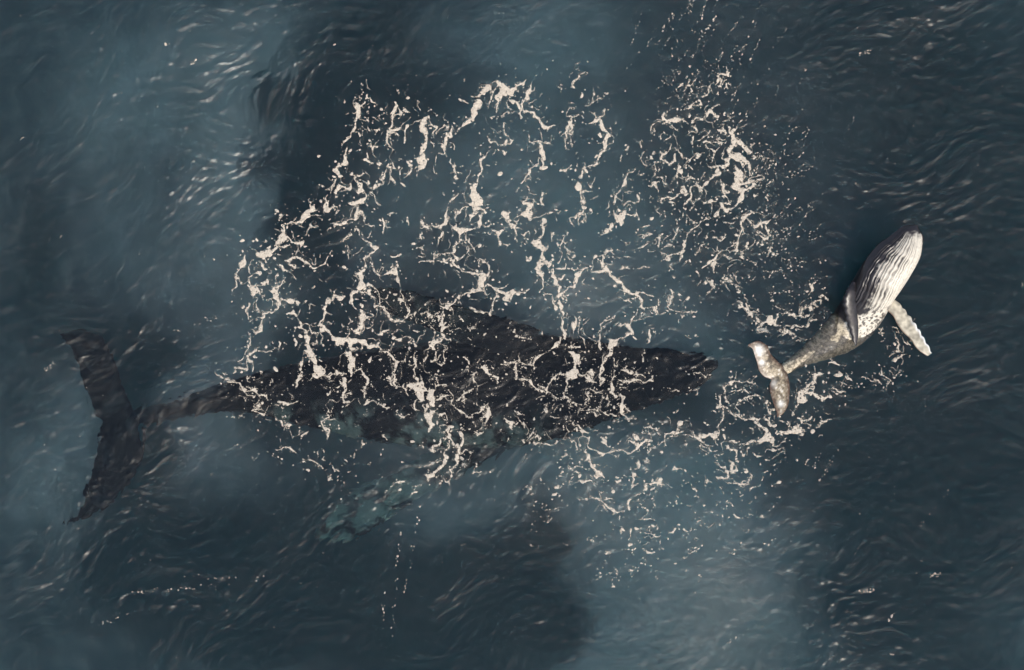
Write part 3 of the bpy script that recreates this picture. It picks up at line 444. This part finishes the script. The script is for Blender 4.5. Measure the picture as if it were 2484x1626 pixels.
(500,850,.2246,"""450,10,20 430,50,12;690,15,20 560,20,15 480,40,30 450,80,25 480,140,20 500,210,12;470,130,12 410,190,20 320,240,15;330,205,35 370,200,20;1120,10,60 1140,70,60 1180,140,70 1200,210,80 1220,260,80 1180,280,60;1050,80,12 1040,130,20 1010,220,25 990,310,30 975,370,20 960,410,8;1540,20,60 1570,90,55 1570,170,60 1560,220,40 1555,280,20;1120,310,15 1200,290,20 1340,265,15 1420,235,12 1500,235,25;1500,310,40 1490,380,35 1480,470,25 1480,560,30 1520,570,40;1440,350,30 1460,360,25;1400,420,20 1430,400,20;1330,460,20 1350,440,16;1380,370,20 1385,365,18;1600,220,15 1660,210,25 1700,260,25 1740,340,20 1720,430,8 1710,510,6;1740,540,20 1700,580,12;1730,570,30 1800,550,20 1860,570,20 1900,600,20 1960,620,20;1880,15,30 1960,10,20 2010,80,15 2050,130,35 2030,200,20 2010,260,25 2040,320,30 2080,390,25;2060,120,15 2140,100,12 2170,30,15;2090,370,12 2150,430,8 2170,490,8;2160,390,30 2220,390,60;1960,295,8 2040,380,12;80,235,8 160,280,15 270,330,20 350,380,15 410,430,20 440,490,15;430,435,15 530,430,25;450,495,12 600,485,15 650,490,25 660,530,25;600,560,8 530,660,10 600,690,10 650,665,6;800,570,35 870,575,30 980,555,12;820,600,30 840,640,15;840,690,15 840,720,12;750,710,12 800,760,12 820,830,12;880,850,40 900,835,30;900,880,8 960,950,8;1030,940,8 1090,880,8;1020,860,8 1010,905,8;1340,710,20 1250,770,25 1270,830,25 1310,870,30 1320,910,25 1310,960,12;1310,670,25 1320,655,18;1380,640,20 1390,630,16;2060,690,15 2120,710,30 2180,690,12;1690,980,20 1700,1020,20 1680,1050,15;1920,910,12 1960,960,8;750,1085,8 830,1045,12;860,1040,15 910,1070,25 960,1120,12;1060,1170,10 1130,1190,15 1200,1210,20 1260,1270,12;1290,1130,10 1290,1190,12;1340,1250,20 1370,1290,15 1440,1295,15;1540,1310,25 1560,1300,15;1500,1190,15 1520,1205,10;2120,1200,25 2150,1215,12;1760,1220,12 1740,1222,8;1310,1420,20 1370,1375,10;1460,1400,20 1470,1420,12;1610,1150,8 1620,1120,6;2150,1400,15 2080,1440,12 2000,1490,15;540,1170,12 520,1190,8;470,310,25 490,280,12;610,240,12 615,230,12;710,330,20 700,310,14;1350,530,18 1380,530,16;1535,615,22 1545,618,16;1415,850,16 1400,855,10;1570,470,12 1560,440,8"""),
(1000,850,.2246,"""30,10,12 35,120,20 15,210,12 50,290,25 90,350,60 50,390,90 120,430,60 200,450,50;110,480,45 70,490,15;200,500,80 230,540,60 210,590,70;200,440,50 200,500,70;270,520,30 330,490,25 390,490,8;130,600,12 150,650,25 160,700,60 200,760,70 220,820,60 180,860,40;250,610,15 200,680,30;20,540,20 20,640,20 80,660,20;270,290,25 290,370,40 350,380,35;240,340,12 240,430,15;260,20,30 240,80,20 210,100,8;140,30,15 140,110,15;360,20,8 365,110,10;250,140,12 310,170,15 360,140,25;430,520,20 440,590,20;380,430,10 430,500,12;450,610,20 520,650,20 590,710,20 650,745,12;660,420,25 580,460,25 510,520,15 470,540,8;550,510,15 545,550,10;830,580,15 760,620,25 700,680,20 650,720,12;820,630,25 830,700,40 800,760,25 800,810,20;830,700,30 750,720,12 720,740,12;590,90,25 610,150,15;590,190,15 620,220,15;700,180,12 780,170,45 820,220,40 850,280,40 920,310,30 910,370,30;860,180,15 880,190,12;690,240,12 640,260,20 660,330,20 710,400,12;870,470,20 875,455,14;960,140,8 1060,140,8 1140,150,12 1200,150,12 1290,140,15 1350,100,30 1400,50,15 1450,5,15;1300,180,20 1290,150,15;1130,160,15 1110,210,20 1130,300,25 1200,310,25 1280,330,30 1320,390,30 1400,440,25;1380,400,15 1450,440,20 1520,480,15 1640,520,15 1720,550,12 1820,570,8;1700,20,50 1780,60,60 1790,110,50 1760,180,60 1750,240,90 1690,280,40 1670,340,15 1660,430,20 1640,510,12;1690,250,20 1590,265,12 1520,290,20 1480,350,8 1450,430,10;1800,250,40 1870,280,30 1910,310,40 1990,350,15;1930,260,50 1940,220,25;2140,20,45 2100,100,30 2050,170,30 2040,240,30 2060,310,50 2020,360,25;2170,80,25 2190,170,25 2220,190,20;2160,220,15 2170,300,20 2150,390,40 2150,440,45 2190,500,40;1930,420,20 1990,470,20 2040,420,15;1900,450,10 1900,530,8 1860,570,12;1800,635,15 1900,640,12 2020,655,12;2010,630,8 2100,660,10;2100,660,12 2150,690,25 2200,700,30;2110,480,6 2110,600,8;1700,580,12 1740,610,12;1130,660,20 1140,690,25 1200,690,10;1470,590,10 1440,650,15;1400,670,20 1410,660,15;1480,710,8 1600,710,8;1010,730,25 1060,780,50 1070,830,45 1080,870,15;1110,800,30 1120,790,25;1220,770,20 1220,840,25;1190,800,12 1210,810,12;1320,850,8 1280,900,15 1240,960,15;1050,950,30 1020,970,12;1180,980,25 1190,970,20;1320,930,12 1360,940,15 1370,980,12;1320,1010,12 1450,1020,10 1560,1000,12 1620,990,12;1660,810,25 1690,870,12;1740,800,30 1800,810,15 1850,880,25 1910,890,25;1850,920,20 1890,970,20 1890,1020,15 1930,1060,20 2030,1090,40 2110,1110,15 2180,1110,25 2226,1100,15;1690,940,12 1750,980,12 1800,1060,8;2050,920,20 2080,970,20 2070,1000,25 2130,1040,10;1890,1060,10 1860,1110,8;330,700,40 360,740,20;280,700,20 320,695,30;375,800,12 400,860,40 420,900,50 390,940,40 340,975,15;420,960,25 470,1030,15;400,1000,20 370,1080,15 365,1150,20 360,1220,40 290,1290,25 240,1340,30 180,1370,50 170,1410,25;520,920,15 540,1010,40 490,1070,25 490,1130,35 490,1190,60 480,1220,30 420,1300,12 390,1400,12 400,1445,15;290,960,25 280,1020,30 230,1070,40 190,1070,20;120,1030,20 140,1060,15;200,1220,30 140,1250,12;90,1270,25 70,1280,15;540,870,25 530,860,20;740,910,30 660,880,10;680,980,20 675,1000,12;630,1090,30 660,1095,15;5,1480,12 100,1450,12;310,1440,20 290,1440,14;670,1260,15 670,1340,25 720,1340,10;740,1310,25 730,1320,20;1600,1130,20 1660,1130,20;1790,1210,15 1800,1200,12;1870,1180,20 1900,1160,15 1940,1240,12 1970,1260,10 1980,1300,8;2000,1320,25 2050,1360,12;1790,1330,20 1800,1335,18;1720,1370,15 1740,1360,10;1830,1420,15 1900,1390,20 1950,1410,12;1690,1170,14 1730,1180,8;1610,1350,14 1640,1345,10;1570,1470,14 1550,1470,12;1470,1500,12 1480,1470,8;1300,1550,14 1310,1550,12"""),
(1500,850,.2246,"""10,320,20 100,325,20 200,310,25 290,330,25 370,340,25;40,220,30 130,230,35 200,250,20 280,280,15;370,270,15 350,330,20;265,30,12 270,120,8;10,480,25 50,540,40 40,610,45 40,680,45 90,740,35 190,750,15;70,600,20 130,650,10;10,400,20 90,400,12;190,910,35 220,970,15;280,820,12 340,820,20 440,840,8;260,880,30 300,880,20;400,880,12 440,920,15;110,970,10 180,1010,30 240,1020,40 310,990,35 370,980,15;240,970,8 260,940,8;190,1060,40 100,1100,20 10,1090,12;240,1020,36 190,1060,40;250,1090,25 240,1080,25;350,1050,12 320,1120,12;680,880,20 600,890,30 530,910,25 510,950,15 510,1020,15 470,1045,12;810,860,12 830,930,50 870,950,70 920,930,55 980,920,35 1060,915,25 1090,880,12 1075,820,25 1120,760,25 1130,700,20 1120,650,10;690,920,12 790,930,12;1080,490,25 1090,560,25 1110,610,25 1170,640,35;1145,400,15 1160,500,10 1180,580,25;1130,910,12 1180,950,10;1200,660,15 1230,700,12 1300,720,15 1380,740,12 1460,730,35 1510,750,25;1150,400,12 1220,360,8 1320,335,10 1440,340,8 1500,280,6;1200,460,8 1340,400,6 1390,460,6;1310,570,12 1360,510,10 1470,490,8 1550,510,8;1610,580,12 1610,680,15;1650,640,20 1640,660,16;1500,790,50 1540,830,40 1590,860,40 1610,920,50 1590,960,60 1520,980,60 1450,980,50;1610,930,40 1660,970,60 1690,990,25;1440,1010,30 1350,1020,25 1300,1010,15;1170,980,15 1230,990,15 1290,980,15;1180,1040,45 1230,1070,40 1270,1090,25 1270,1160,20;1320,1080,15 1340,1140,15;1040,960,10 1060,1020,20;920,1040,8 990,1070,12 1070,1080,8;930,1000,10 970,1020,8;1620,790,15 1700,800,12;1840,760,12 1850,820,12;1720,910,30 1780,900,40 1850,880,50 1920,860,60 1970,880,40 2010,900,12;1940,740,25 1980,750,30 2080,740,20;1950,800,30 1940,840,40;1800,950,15 1780,970,12;2200,250,15 2110,290,20 2100,350,25 2030,400,25 1970,430,25;2210,340,25 2220,370,20;2220,500,30 2150,480,25 2050,460,25 1990,490,40 2010,530,50 1960,580,45 1930,600,15;1680,1030,10 1800,990,10;1600,1070,15 1700,1070,15 1790,1060,15;1460,1110,25 1500,1150,12 1570,1140,12;1600,1200,20 1660,1200,10;1300,1200,25 1330,1200,20;1050,1220,10 1120,1250,12 1160,1280,30 1180,1340,20 1150,1380,15 1050,1380,10;1220,1230,35 1220,1290,40 1270,1300,25 1290,1260,15;970,1400,25 990,1420,15;1200,1440,30 1290,1440,20 1400,1450,15 1430,1370,20;1540,1400,25 1560,1380,14;1390,1290,25 1410,1310,20;1580,1330,25 1620,1310,10;220,1230,25 225,1270,12;310,1210,12 270,1220,10;170,1330,40 150,1320,30;600,1280,10 650,1290,15;700,1310,30 690,1320,20;430,1410,30 480,1450,10;400,1420,25 350,1425,8;290,1490,20 320,1460,20;390,1500,20 380,1510,16;160,1400,12 150,1460,10 210,1460,12;30,1430,20 20,1420,16;800,1480,20 850,1530,15;950,1470,15 930,1465,12;750,770,10 720,765,8;720,1000,20 740,1012,12;640,640,12 620,655,10;890,240,12 960,300,8;800,260,20 880,250,12;780,430,10 880,400,10;560,430,12 660,430,18;1220,300,14 1190,300,10;2000,790,12 2080,800,8;2140,830,10 2200,790,10;2050,1190,8 2020,1230,6;1880,700,20 1900,670,14;2120,640,16 2100,630,10"""),
(1200,1100,.3145,"""650,160,20 640,155,18;700,45,20 740,50,12 760,90,8 790,150,20 820,170,12;580,190,15 590,180,12;670,215,15 740,205,20;560,215,10 600,215,8;1080,155,30 1060,150,20;970,220,25 950,210,16;1010,180,15 1015,185,12;1230,220,20 1290,240,10;1230,270,15 1240,265,12;1140,275,15 1180,255,15;1080,315,15 1110,300,12;1060,360,20 1040,390,20;1045,425,30 1050,430,20;1190,320,15 1210,315,12;850,345,12 900,350,8;790,345,15 770,342,10;730,340,10 820,360,8 880,410,12 920,440,20 950,465,15 1000,450,15;650,350,12 670,360,10;960,500,15 962,515,10;1110,515,12 1170,520,15 1230,515,10;1130,420,8 1170,425,10;1240,405,20 1245,415,14;980,620,10 970,590,8;1050,600,15 1040,660,15;1150,600,10 1220,630,10 1280,640,8;1390,590,25 1340,620,12;1120,690,8 1125,670,8;1050,720,30 1040,730,20;1150,740,15 1190,770,30 1230,760,15;870,780,25 880,770,20;1280,740,10 1300,738,8;1270,680,12 1275,710,10;1080,890,20 1050,920,12;1160,840,12 1155,850,10;900,1010,15 905,1025,10;940,920,15 945,935,12;890,975,12 893,980,10;1450,140,20 1455,130,16;1390,110,10 1420,125,10;1120,100,20 1110,70,14;1180,40,12 1150,55,10;1640,210,20 1660,220,12;1560,320,20 1580,340,14;1500,410,15 1480,400,10;1530,265,12 1550,280,10;1720,190,12 1760,185,15;1850,480,30 1880,490,20;1960,470,25 1990,480,15;1420,340,12 1400,330,10;440,500,12 400,540,6;290,320,15 292,325,14;1220,575,14 1215,570,12;1600,520,14 1560,530,10;1640,560,10 1680,545,8;1710,380,14 1690,375,12;350,205,12 345,208,10;410,435,12 414,440,10;300,445,12 305,448,10;480,260,14 470,265,10;490,320,12 488,316,12;720,375,8 705,360,8;1800,370,10 1830,410,10;1550,660,14 1560,670,10;1460,590,10 1480,600,10;1520,750,12 1500,765,8;820,940,14 810,945,10;2030,470,14 2070,480,8;1900,320,16 1920,310,12;2120,700,10 2110,710,6"""),  # a few sun sparkles are traced here as foam patches
(1740,500,.3595,"""640,1230,30 560,1260,30 545,1320,25;600,1210,20 660,1140,20 720,1130,12;800,1140,40 830,1130,30;740,1060,12 790,1050,20 830,1080,15;700,1280,25 760,1290,25 700,1300,15;780,1240,10 860,1250,15;870,1150,20 910,1190,12 880,1130,10;980,1150,12 1060,1170,12 1100,1200,15;1140,1220,15 1160,1180,12 1110,1140,12 1110,1090,10;1190,1140,12 1240,1110,12;1200,1050,10 1240,1010,16 1280,1005,10;1200,910,10 1240,940,14 1220,980,10 1160,1000,10;1110,830,16 1115,825,14;1180,820,12 1240,850,10;1100,850,10 1140,860,10;1130,910,10 1100,915,8;1260,880,10 1290,940,8;720,610,16 740,630,12;560,720,10 640,690,12;400,740,16 390,790,12 420,810,10;430,860,20 470,850,12;640,560,12 610,590,10;690,640,12 640,650,10;270,810,8 330,800,8;500,870,16 520,860,12;200,700,16 230,740,12;540,1340,18 580,1320,12;560,1440,16 640,1430,14;700,1450,14 760,1440,10;330,1440,20 390,1480,20"""),
]
FOAM_W, N_FLECK, FLECK_R = 0.93, 12500, 0.8
# ================================================================ foam rafts floating on the sea
def foam_material():
    m, t, o = new_mat('sea_foam')
    p = t.nodes.new('ShaderNodeBsdfPrincipled'); tc = t.nodes.new('ShaderNodeTexCoord')
    n = t.nodes.new('ShaderNodeTexNoise'); n.inputs['Scale'].default_value = 26; n.inputs['Detail'].default_value = 5
    r = t.nodes.new('ShaderNodeValToRGB')
    r.color_ramp.elements[0].position = .3; r.color_ramp.elements[0].color = (.35, .30, .235, 1)
    r.color_ramp.elements[1].position = .62; r.color_ramp.elements[1].color = (.55, .48, .38, 1)
    vo = t.nodes.new('ShaderNodeTexVoronoi'); vo.inputs['Scale'].default_value = 60
    b = t.nodes.new('ShaderNodeBump'); b.inputs['Strength'].default_value = .15; b.inputs['Distance'].default_value = .006
    t.links.new(tc.outputs['Object'], n.inputs['Vector']); t.links.new(tc.outputs['Object'], vo.inputs['Vector'])
    t.links.new(n.outputs['Fac'], r.inputs[0]); t.links.new(r.outputs[0], p.inputs['Base Color'])
    t.links.new(vo.outputs['Distance'], b.inputs['Height']); t.links.new(b.outputs[0], p.inputs['Normal'])
    p.inputs['Roughness'].default_value = .6; p.inputs['Specular IOR Level'].default_value = .3
    # thin bubble films at the rims and between bubbles let the water show through
    at = t.nodes.new('ShaderNodeVertexColor'); at.layer_name = 'cover'
    v2 = t.nodes.new('ShaderNodeTexNoise'); v2.inputs['Scale'].default_value = 45; v2.inputs['Detail'].default_value = 3
    t.links.new(tc.outputs['Object'], v2.inputs['Vector'])
    m1 = t.nodes.new('ShaderNodeMath'); m1.operation = 'MULTIPLY_ADD'; m1.inputs[1].default_value = 1.15; m1.inputs[2].default_value = .80
    m2 = t.nodes.new('ShaderNodeMath'); m2.operation = 'MULTIPLY_ADD'; m2.inputs[1].default_value = -1.1; m2.use_clamp = True
    t.links.new(at.outputs['Color'], m1.inputs[0]); t.links.new(v2.outputs['Fac'], m2.inputs[0]); t.links.new(m1.outputs[0], m2.inputs[2])
    t.links.new(m2.outputs[0], p.inputs['Alpha'])
    t.links.new(p.outputs[0], o.inputs[0])
    return m
FOAM_MAT = foam_material()
CELL = 1.25                                            # px, i.e. 1.25 cm
FW, FH = int(PW / CELL), int(PH / CELL)
n_edge = gauss_field(FW, FH, CELL, 3.0, 16.0, 1.0, 61)
n_mid = gauss_field(FW, FH, CELL, 12.0, 60.0, 1.5, 62)
n_wx = gauss_field(FW, FH, CELL, 14.0, 70.0, 1.6, 63); n_wy = gauss_field(FW, FH, CELL, 14.0, 70.0, 1.6, 64)
n_hole = gauss_field(FW, FH, CELL, 4.0, 22.0, 0.8, 65)
jj, ii = np.mgrid[0:FH, 0:FW].astype(np.float32)
wxp = ii * CELL + 2.4 * n_wx + .5 * n_edge; wyp = jj * CELL + 2.4 * n_wy - .5 * np.roll(n_edge, 333, 1)
acc = np.zeros((FH, FW), np.float64)

def capsule(x0, y0, r0, x1, y1, r1):
    m = max(r0, r1) + 16
    a, b = max(int((min(x0, x1) - m) / CELL), 0), min(int((max(x0, x1) + m) / CELL) + 2, FW)
    c, d = max(int((min(y0, y1) - m) / CELL), 0), min(int((max(y0, y1) + m) / CELL) + 2, FH)
    if b <= a or d <= c: return
    X, Y = wxp[c:d, a:b], wyp[c:d, a:b]
    dx, dy = x1 - x0, y1 - y0; L = dx * dx + dy * dy + 1e-6
    t = np.clip(((X - x0) * dx + (Y - y0) * dy) / L, 0, 1)
    dist = np.hypot(X - x0 - t * dx, Y - y0 - t * dy)
    rr = (r0 + (r1 - r0) * t)
    f = np.maximum(rr * (1.0 + .28 * n_mid[c:d, a:b]), 1.9) + .36 * n_edge[c:d, a:b] - dist
    acc[c:d, a:b] += np.exp(np.clip(f / 1.6, -30, 40))

VEIN_PTS = []
for ox, oy, sc, txt in FOAM:
    for vein in txt.split(';'):
        pts = []
        for tok in vein.split():
            q = [float(u) for u in tok.split(',')]
            pts.append((ox + q[0] * sc, oy + q[1] * sc, (q[2] if len(q) > 2 else 12) * sc * .5 * FOAM_W)); pts[-1] = (pts[-1][0], pts[-1][1], max(pts[-1][2], 1.8))
        for (x0, y0, r0), (x1, y1, r1) in zip(pts, pts[1:]):
            capsule(x0, y0, r0, x1, y1, r1)
            n = max(int(math.hypot(x1 - x0, y1 - y0) / 8), 1)
            for k in range(n): VEIN_PTS.append((x0 + (x1 - x0) * k / n, y0 + (y1 - y0) * k / n))
VEIN_PTS = np.array(VEIN_PTS)
field = (1.6 * np.log(acc + 1e-12)).astype(np.float32) - .25               # veins melt together where they meet
# fine lace: hair-thin strands between and along the veins
dens = np.zeros((FH, FW)); np.add.at(dens, (np.clip(VEIN_PTS[:, 1] / CELL, 0, FH - 1).astype(int), np.clip(VEIN_PTS[:, 0] / CELL, 0, FW - 1).astype(int)), 1.0)
ky = np.fft.fftfreq(FH, CELL)[:, None]; kx = np.fft.rfftfreq(FW, CELL)[None]
dens = np.fft.irfft2(np.fft.rfft2(dens) * np.exp(-2 * (np.pi * 20.0) ** 2 * (kx ** 2 + ky ** 2)), s=(FH, FW)); dens = np.clip(dens / np.percentile(dens, 96), 0, 1.3)
def strands(seed, lmin, lmax, half, thr):
    g = gauss_field(FW, FH, CELL, lmin, lmax, 1.6, seed)
    g = g[(np.clip(jj + 2.0 * n_wy, 0, FH - 1)).astype(int), (np.clip(ii + 2.0 * n_wx, 0, FW - 1)).astype(int)]
    gy_, gx_ = np.gradient(g); d_ = np.abs(g) / np.maximum(np.hypot(gx_, gy_), .012) * CELL
    gate = gauss_field(FW, FH, CELL, 15, 90, 1.2, seed + 1)
    return half * (.75 + .35 * n_mid) - d_ - 14.0 * np.clip(thr - dens + .22 * gate, 0, 1) - 8.0 * np.clip(dens - 1.0, 0, 1)
field = np.maximum(field, strands(301, 28, 95, 1.35, .68))
field = field.astype(np.float32)
# bubbles burst open holes in the wider rafts
field -= np.clip(n_hole - 1.15, 0, 3) * 9.0 * (field > 1.0)

def keep_off_calf(x, y):
    """True over open water, False where the calf's body lies"""
    ok = np.ones(np.shape(x), bool)
    r, _ = catmull(CALF, 60)
    for a in r:
        ok &= np.hypot(x - a[0], y - a[1]) > a[3] * 100 * .86
    for (cx, cy, rr) in ((1848, 870, 30), (1868, 905, 32), (1890, 940, 28), (1893, 975, 22), (1835, 845, 22)): ok &= np.hypot(x - cx, y - cy) > rr
    return ok
field = np.where(keep_off_calf(ii * CELL, jj * CELL), field, -50.0)

def water_xy(px, py):
    x, y = (px - PW / 2) / PPM, (PH / 2 - py) / PPM
    for _ in range(2):
        k = (CAM_H - hs(x, y)) / CAM_H; x, y = (px - PW / 2) / PPM * k, (PH / 2 - py) / PPM * k
    return x, y

def foam_mesh(name, F):
    inside = F > 0
    cell = inside[:-1, :-1] | inside[1:, :-1] | inside[:-1, 1:] | inside[1:, 1:]
    J, I = np.nonzero(cell)
    ids = np.stack([J * FW + I, (J + 1) * FW + I, (J + 1) * FW + I + 1, J * FW + I + 1], -1)
    uniq, inv = np.unique(ids, return_inverse=True)
    faces = inv.reshape(-1, 4)
    vj, vi = uniq // FW, uniq % FW
    f = F[vj, vi]
    Fy, Fx = np.gradient(np.maximum(F, -6))
    g = np.stack([Fx[vj, vi], Fy[vj, vi]], -1); gn = np.maximum((g ** 2).sum(1), .15)
    mv = np.where(f < 0, np.clip(-f, 0, 3) / gn, 0)[:, None] * g
    ln = np.linalg.norm(mv, axis=1, keepdims=True); mv *= np.minimum(1, .9 / np.maximum(ln, 1e-6))
    px, py = (vi + mv[:, 0]) * CELL, (vj + mv[:, 1]) * CELL
    x, y = water_xy(px, py)
    cover = np.where(f > 0, smooth(0, 2.6, f), 0)
    lift = np.where(f > 0, 0.004 + 0.002 * np.sqrt(np.clip(f, 0, 9)) + .001 * n_edge[vj, vi], -0.004)
    z = hw(x, y) + lift
    me = mesh_from(name, np.stack([x, y, z], -1), faces); paint(me, 'cover', np.repeat(cover[:, None], 3, 1))
    return me
EAST = (ii * CELL > 1950) | ((ii * CELL > 1700) & (jj * CELL > 830))
for reg, nm, lab in ((~EAST, 'sea_foam', 'wide lace of tan-white foam veins drifting over the adult whale'), (EAST, 'sea_foam', 'broken tan-white foam streaks around the tail and flank of the calf, with a few sun sparkles drawn as foam')):
    link(nm, foam_mesh(nm, np.where(reg, field, -50)), FOAM_MAT, lab, 'foam', 'stuff')

# loose flecks: small domes of bubbles, thick near the veins, strung out in lines to the north east
fl = []
fr = np.random.default_rng(99)
base = VEIN_PTS[fr.integers(0, len(VEIN_PTS), N_FLECK)] + fr.normal(0, 1, (N_FLECK, 2)) * fr.choice([5, 12, 26, 42], (N_FLECK, 1), p=[.3, .34, .26, .1])
for q in base: fl.append((q[0], q[1], fr.lognormal(-.1, .65), fr.uniform(0, np.pi)))
def streak(x, y, length, ang, n, wid, size=.25):
    for k in range(n):
        t = fr.uniform(-.5, .5) * length; u = fr.normal(0, wid)
        a = math.radians(ang)
        fl.append((x + t * math.cos(a) - u * math.sin(a), y - t * math.sin(a) - u * math.cos(a), fr.lognormal(size, .4), a))
for k in range(85):                                     # dotted lines drifting up and to the right of the raft
    streak(fr.normal(1700, 75), abs(fr.normal(190, 110)), fr.uniform(40, 130), fr.normal(60, 8), fr.integers(5, 14), 2.0, fr.uniform(-.15, .3))
for k in range(70):
    streak(1830 + abs(fr.normal(0, 80)), fr.normal(450, 110), fr.uniform(30, 90), fr.normal(48, 12), fr.integers(4, 12), 2.5, fr.uniform(-.2, .25))
for k in range(50):
    streak(fr.uniform(1780, 2000), fr.uniform(560, 760), fr.uniform(10, 60), fr.normal(10, 25), fr.integers(3, 8), 4, fr.uniform(0, .4))
for k in range(60):
    streak(fr.uniform(1280, 1900), fr.uniform(1080, 1330), fr.uniform(20, 80), fr.normal(20, 25), fr.integers(4, 10), 4, fr.uniform(0, .5))
for k in range(14):
    streak(fr.uniform(1440, 1700), fr.uniform(1330, 1430), fr.uniform(10, 50), fr.normal(40, 25), fr.integers(3, 8), 4, .3)
for x, y, L, a, n in ((1790, 1545, 110, 38, 16), (960, 1420, 260, 85, 26), (2270, 1230, 130, 50, 9), (2160, 1500, 60, 60, 6), (2010, 1130, 90, 60, 22), (120, 890, 34, 35, 14), (405, 107, 14, 0, 12), (470, 152, 18, 40, 9),  # some of these clusters draw sun sparkles as pale flecks
                      (500, 780, 60, 20, 14), (440, 800, 40, 10, 8), (640, 1100, 160, -15, 14), (420, 1430, 220, 5, 30), (280, 1500, 90, 20, 14), (2100, 1435, 40, 10, 26), (2270, 1395, 30, 15, 16), (2100, 130, 30, 10, 14), (1980, 1120, 60, 70, 12),
                      (2060, 310, 60, 60, 8), (640, 640, 60, 20, 10), (570, 1010, 40, 0, 8), (545, 1400, 200, 0, 14), (1000, 1330, 220, 80, 20), (930, 1480, 120, 85, 10)):
    streak(x, y, L, a, n, 3.0, .25)
for k in range(260): fl.append((fr.uniform(20, 2460), fr.uniform(20, 1600), fr.lognormal(-.1, .3), 0))
fl = np.array(fl); fl = fl[keep_off_calf(fl[:, 0], fl[:, 1])]
def flecks(name, A, lab):
    n = len(A); K = 7
    x, y = water_xy(A[:, 0], A[:, 1]); r = A[:, 2] / PPM * FLECK_R; th = A[:, 3]
    ang = np.linspace(0, 2 * np.pi, K, endpoint=False)[None] + fr.uniform(0, 1, (n, 1))
    rad = r[:, None] * fr.uniform(.6, 1.3, (n, K)); el = fr.uniform(1.0, 2.0, n)[:, None]
    u, v = rad * np.cos(ang) * el, rad * np.sin(ang)
    X = x[:, None] + u * np.cos(th)[:, None] - v * np.sin(th)[:, None]; Y = y[:, None] + u * np.sin(th)[:, None] + v * np.cos(th)[:, None]
    Z = hw(X, Y) - .002
    zc = hw(x, y) + .3 * r + .006
    verts = np.concatenate([np.stack([X, Y, Z], -1), np.stack([x, y, zc], -1)[:, None]], 1).reshape(-1, 3)
    o = (np.arange(n) * (K + 1))[:, None]; j = np.arange(K)[None]
    f = np.stack([o + j, o + (j + 1) % K, np.broadcast_to(o + K, (n, K))], -1).reshape(-1, 3)
    me = mesh_from(name, verts, f); paint(me, 'cover', np.full((len(verts), 3), .9))
    link(name, me, FOAM_MAT, lab, 'foam', 'stuff')
flecks('foam_and_glint_flecks', fl, 'thousands of tiny loose foam flecks strewn around the foam lace, some in place of sun sparkles')
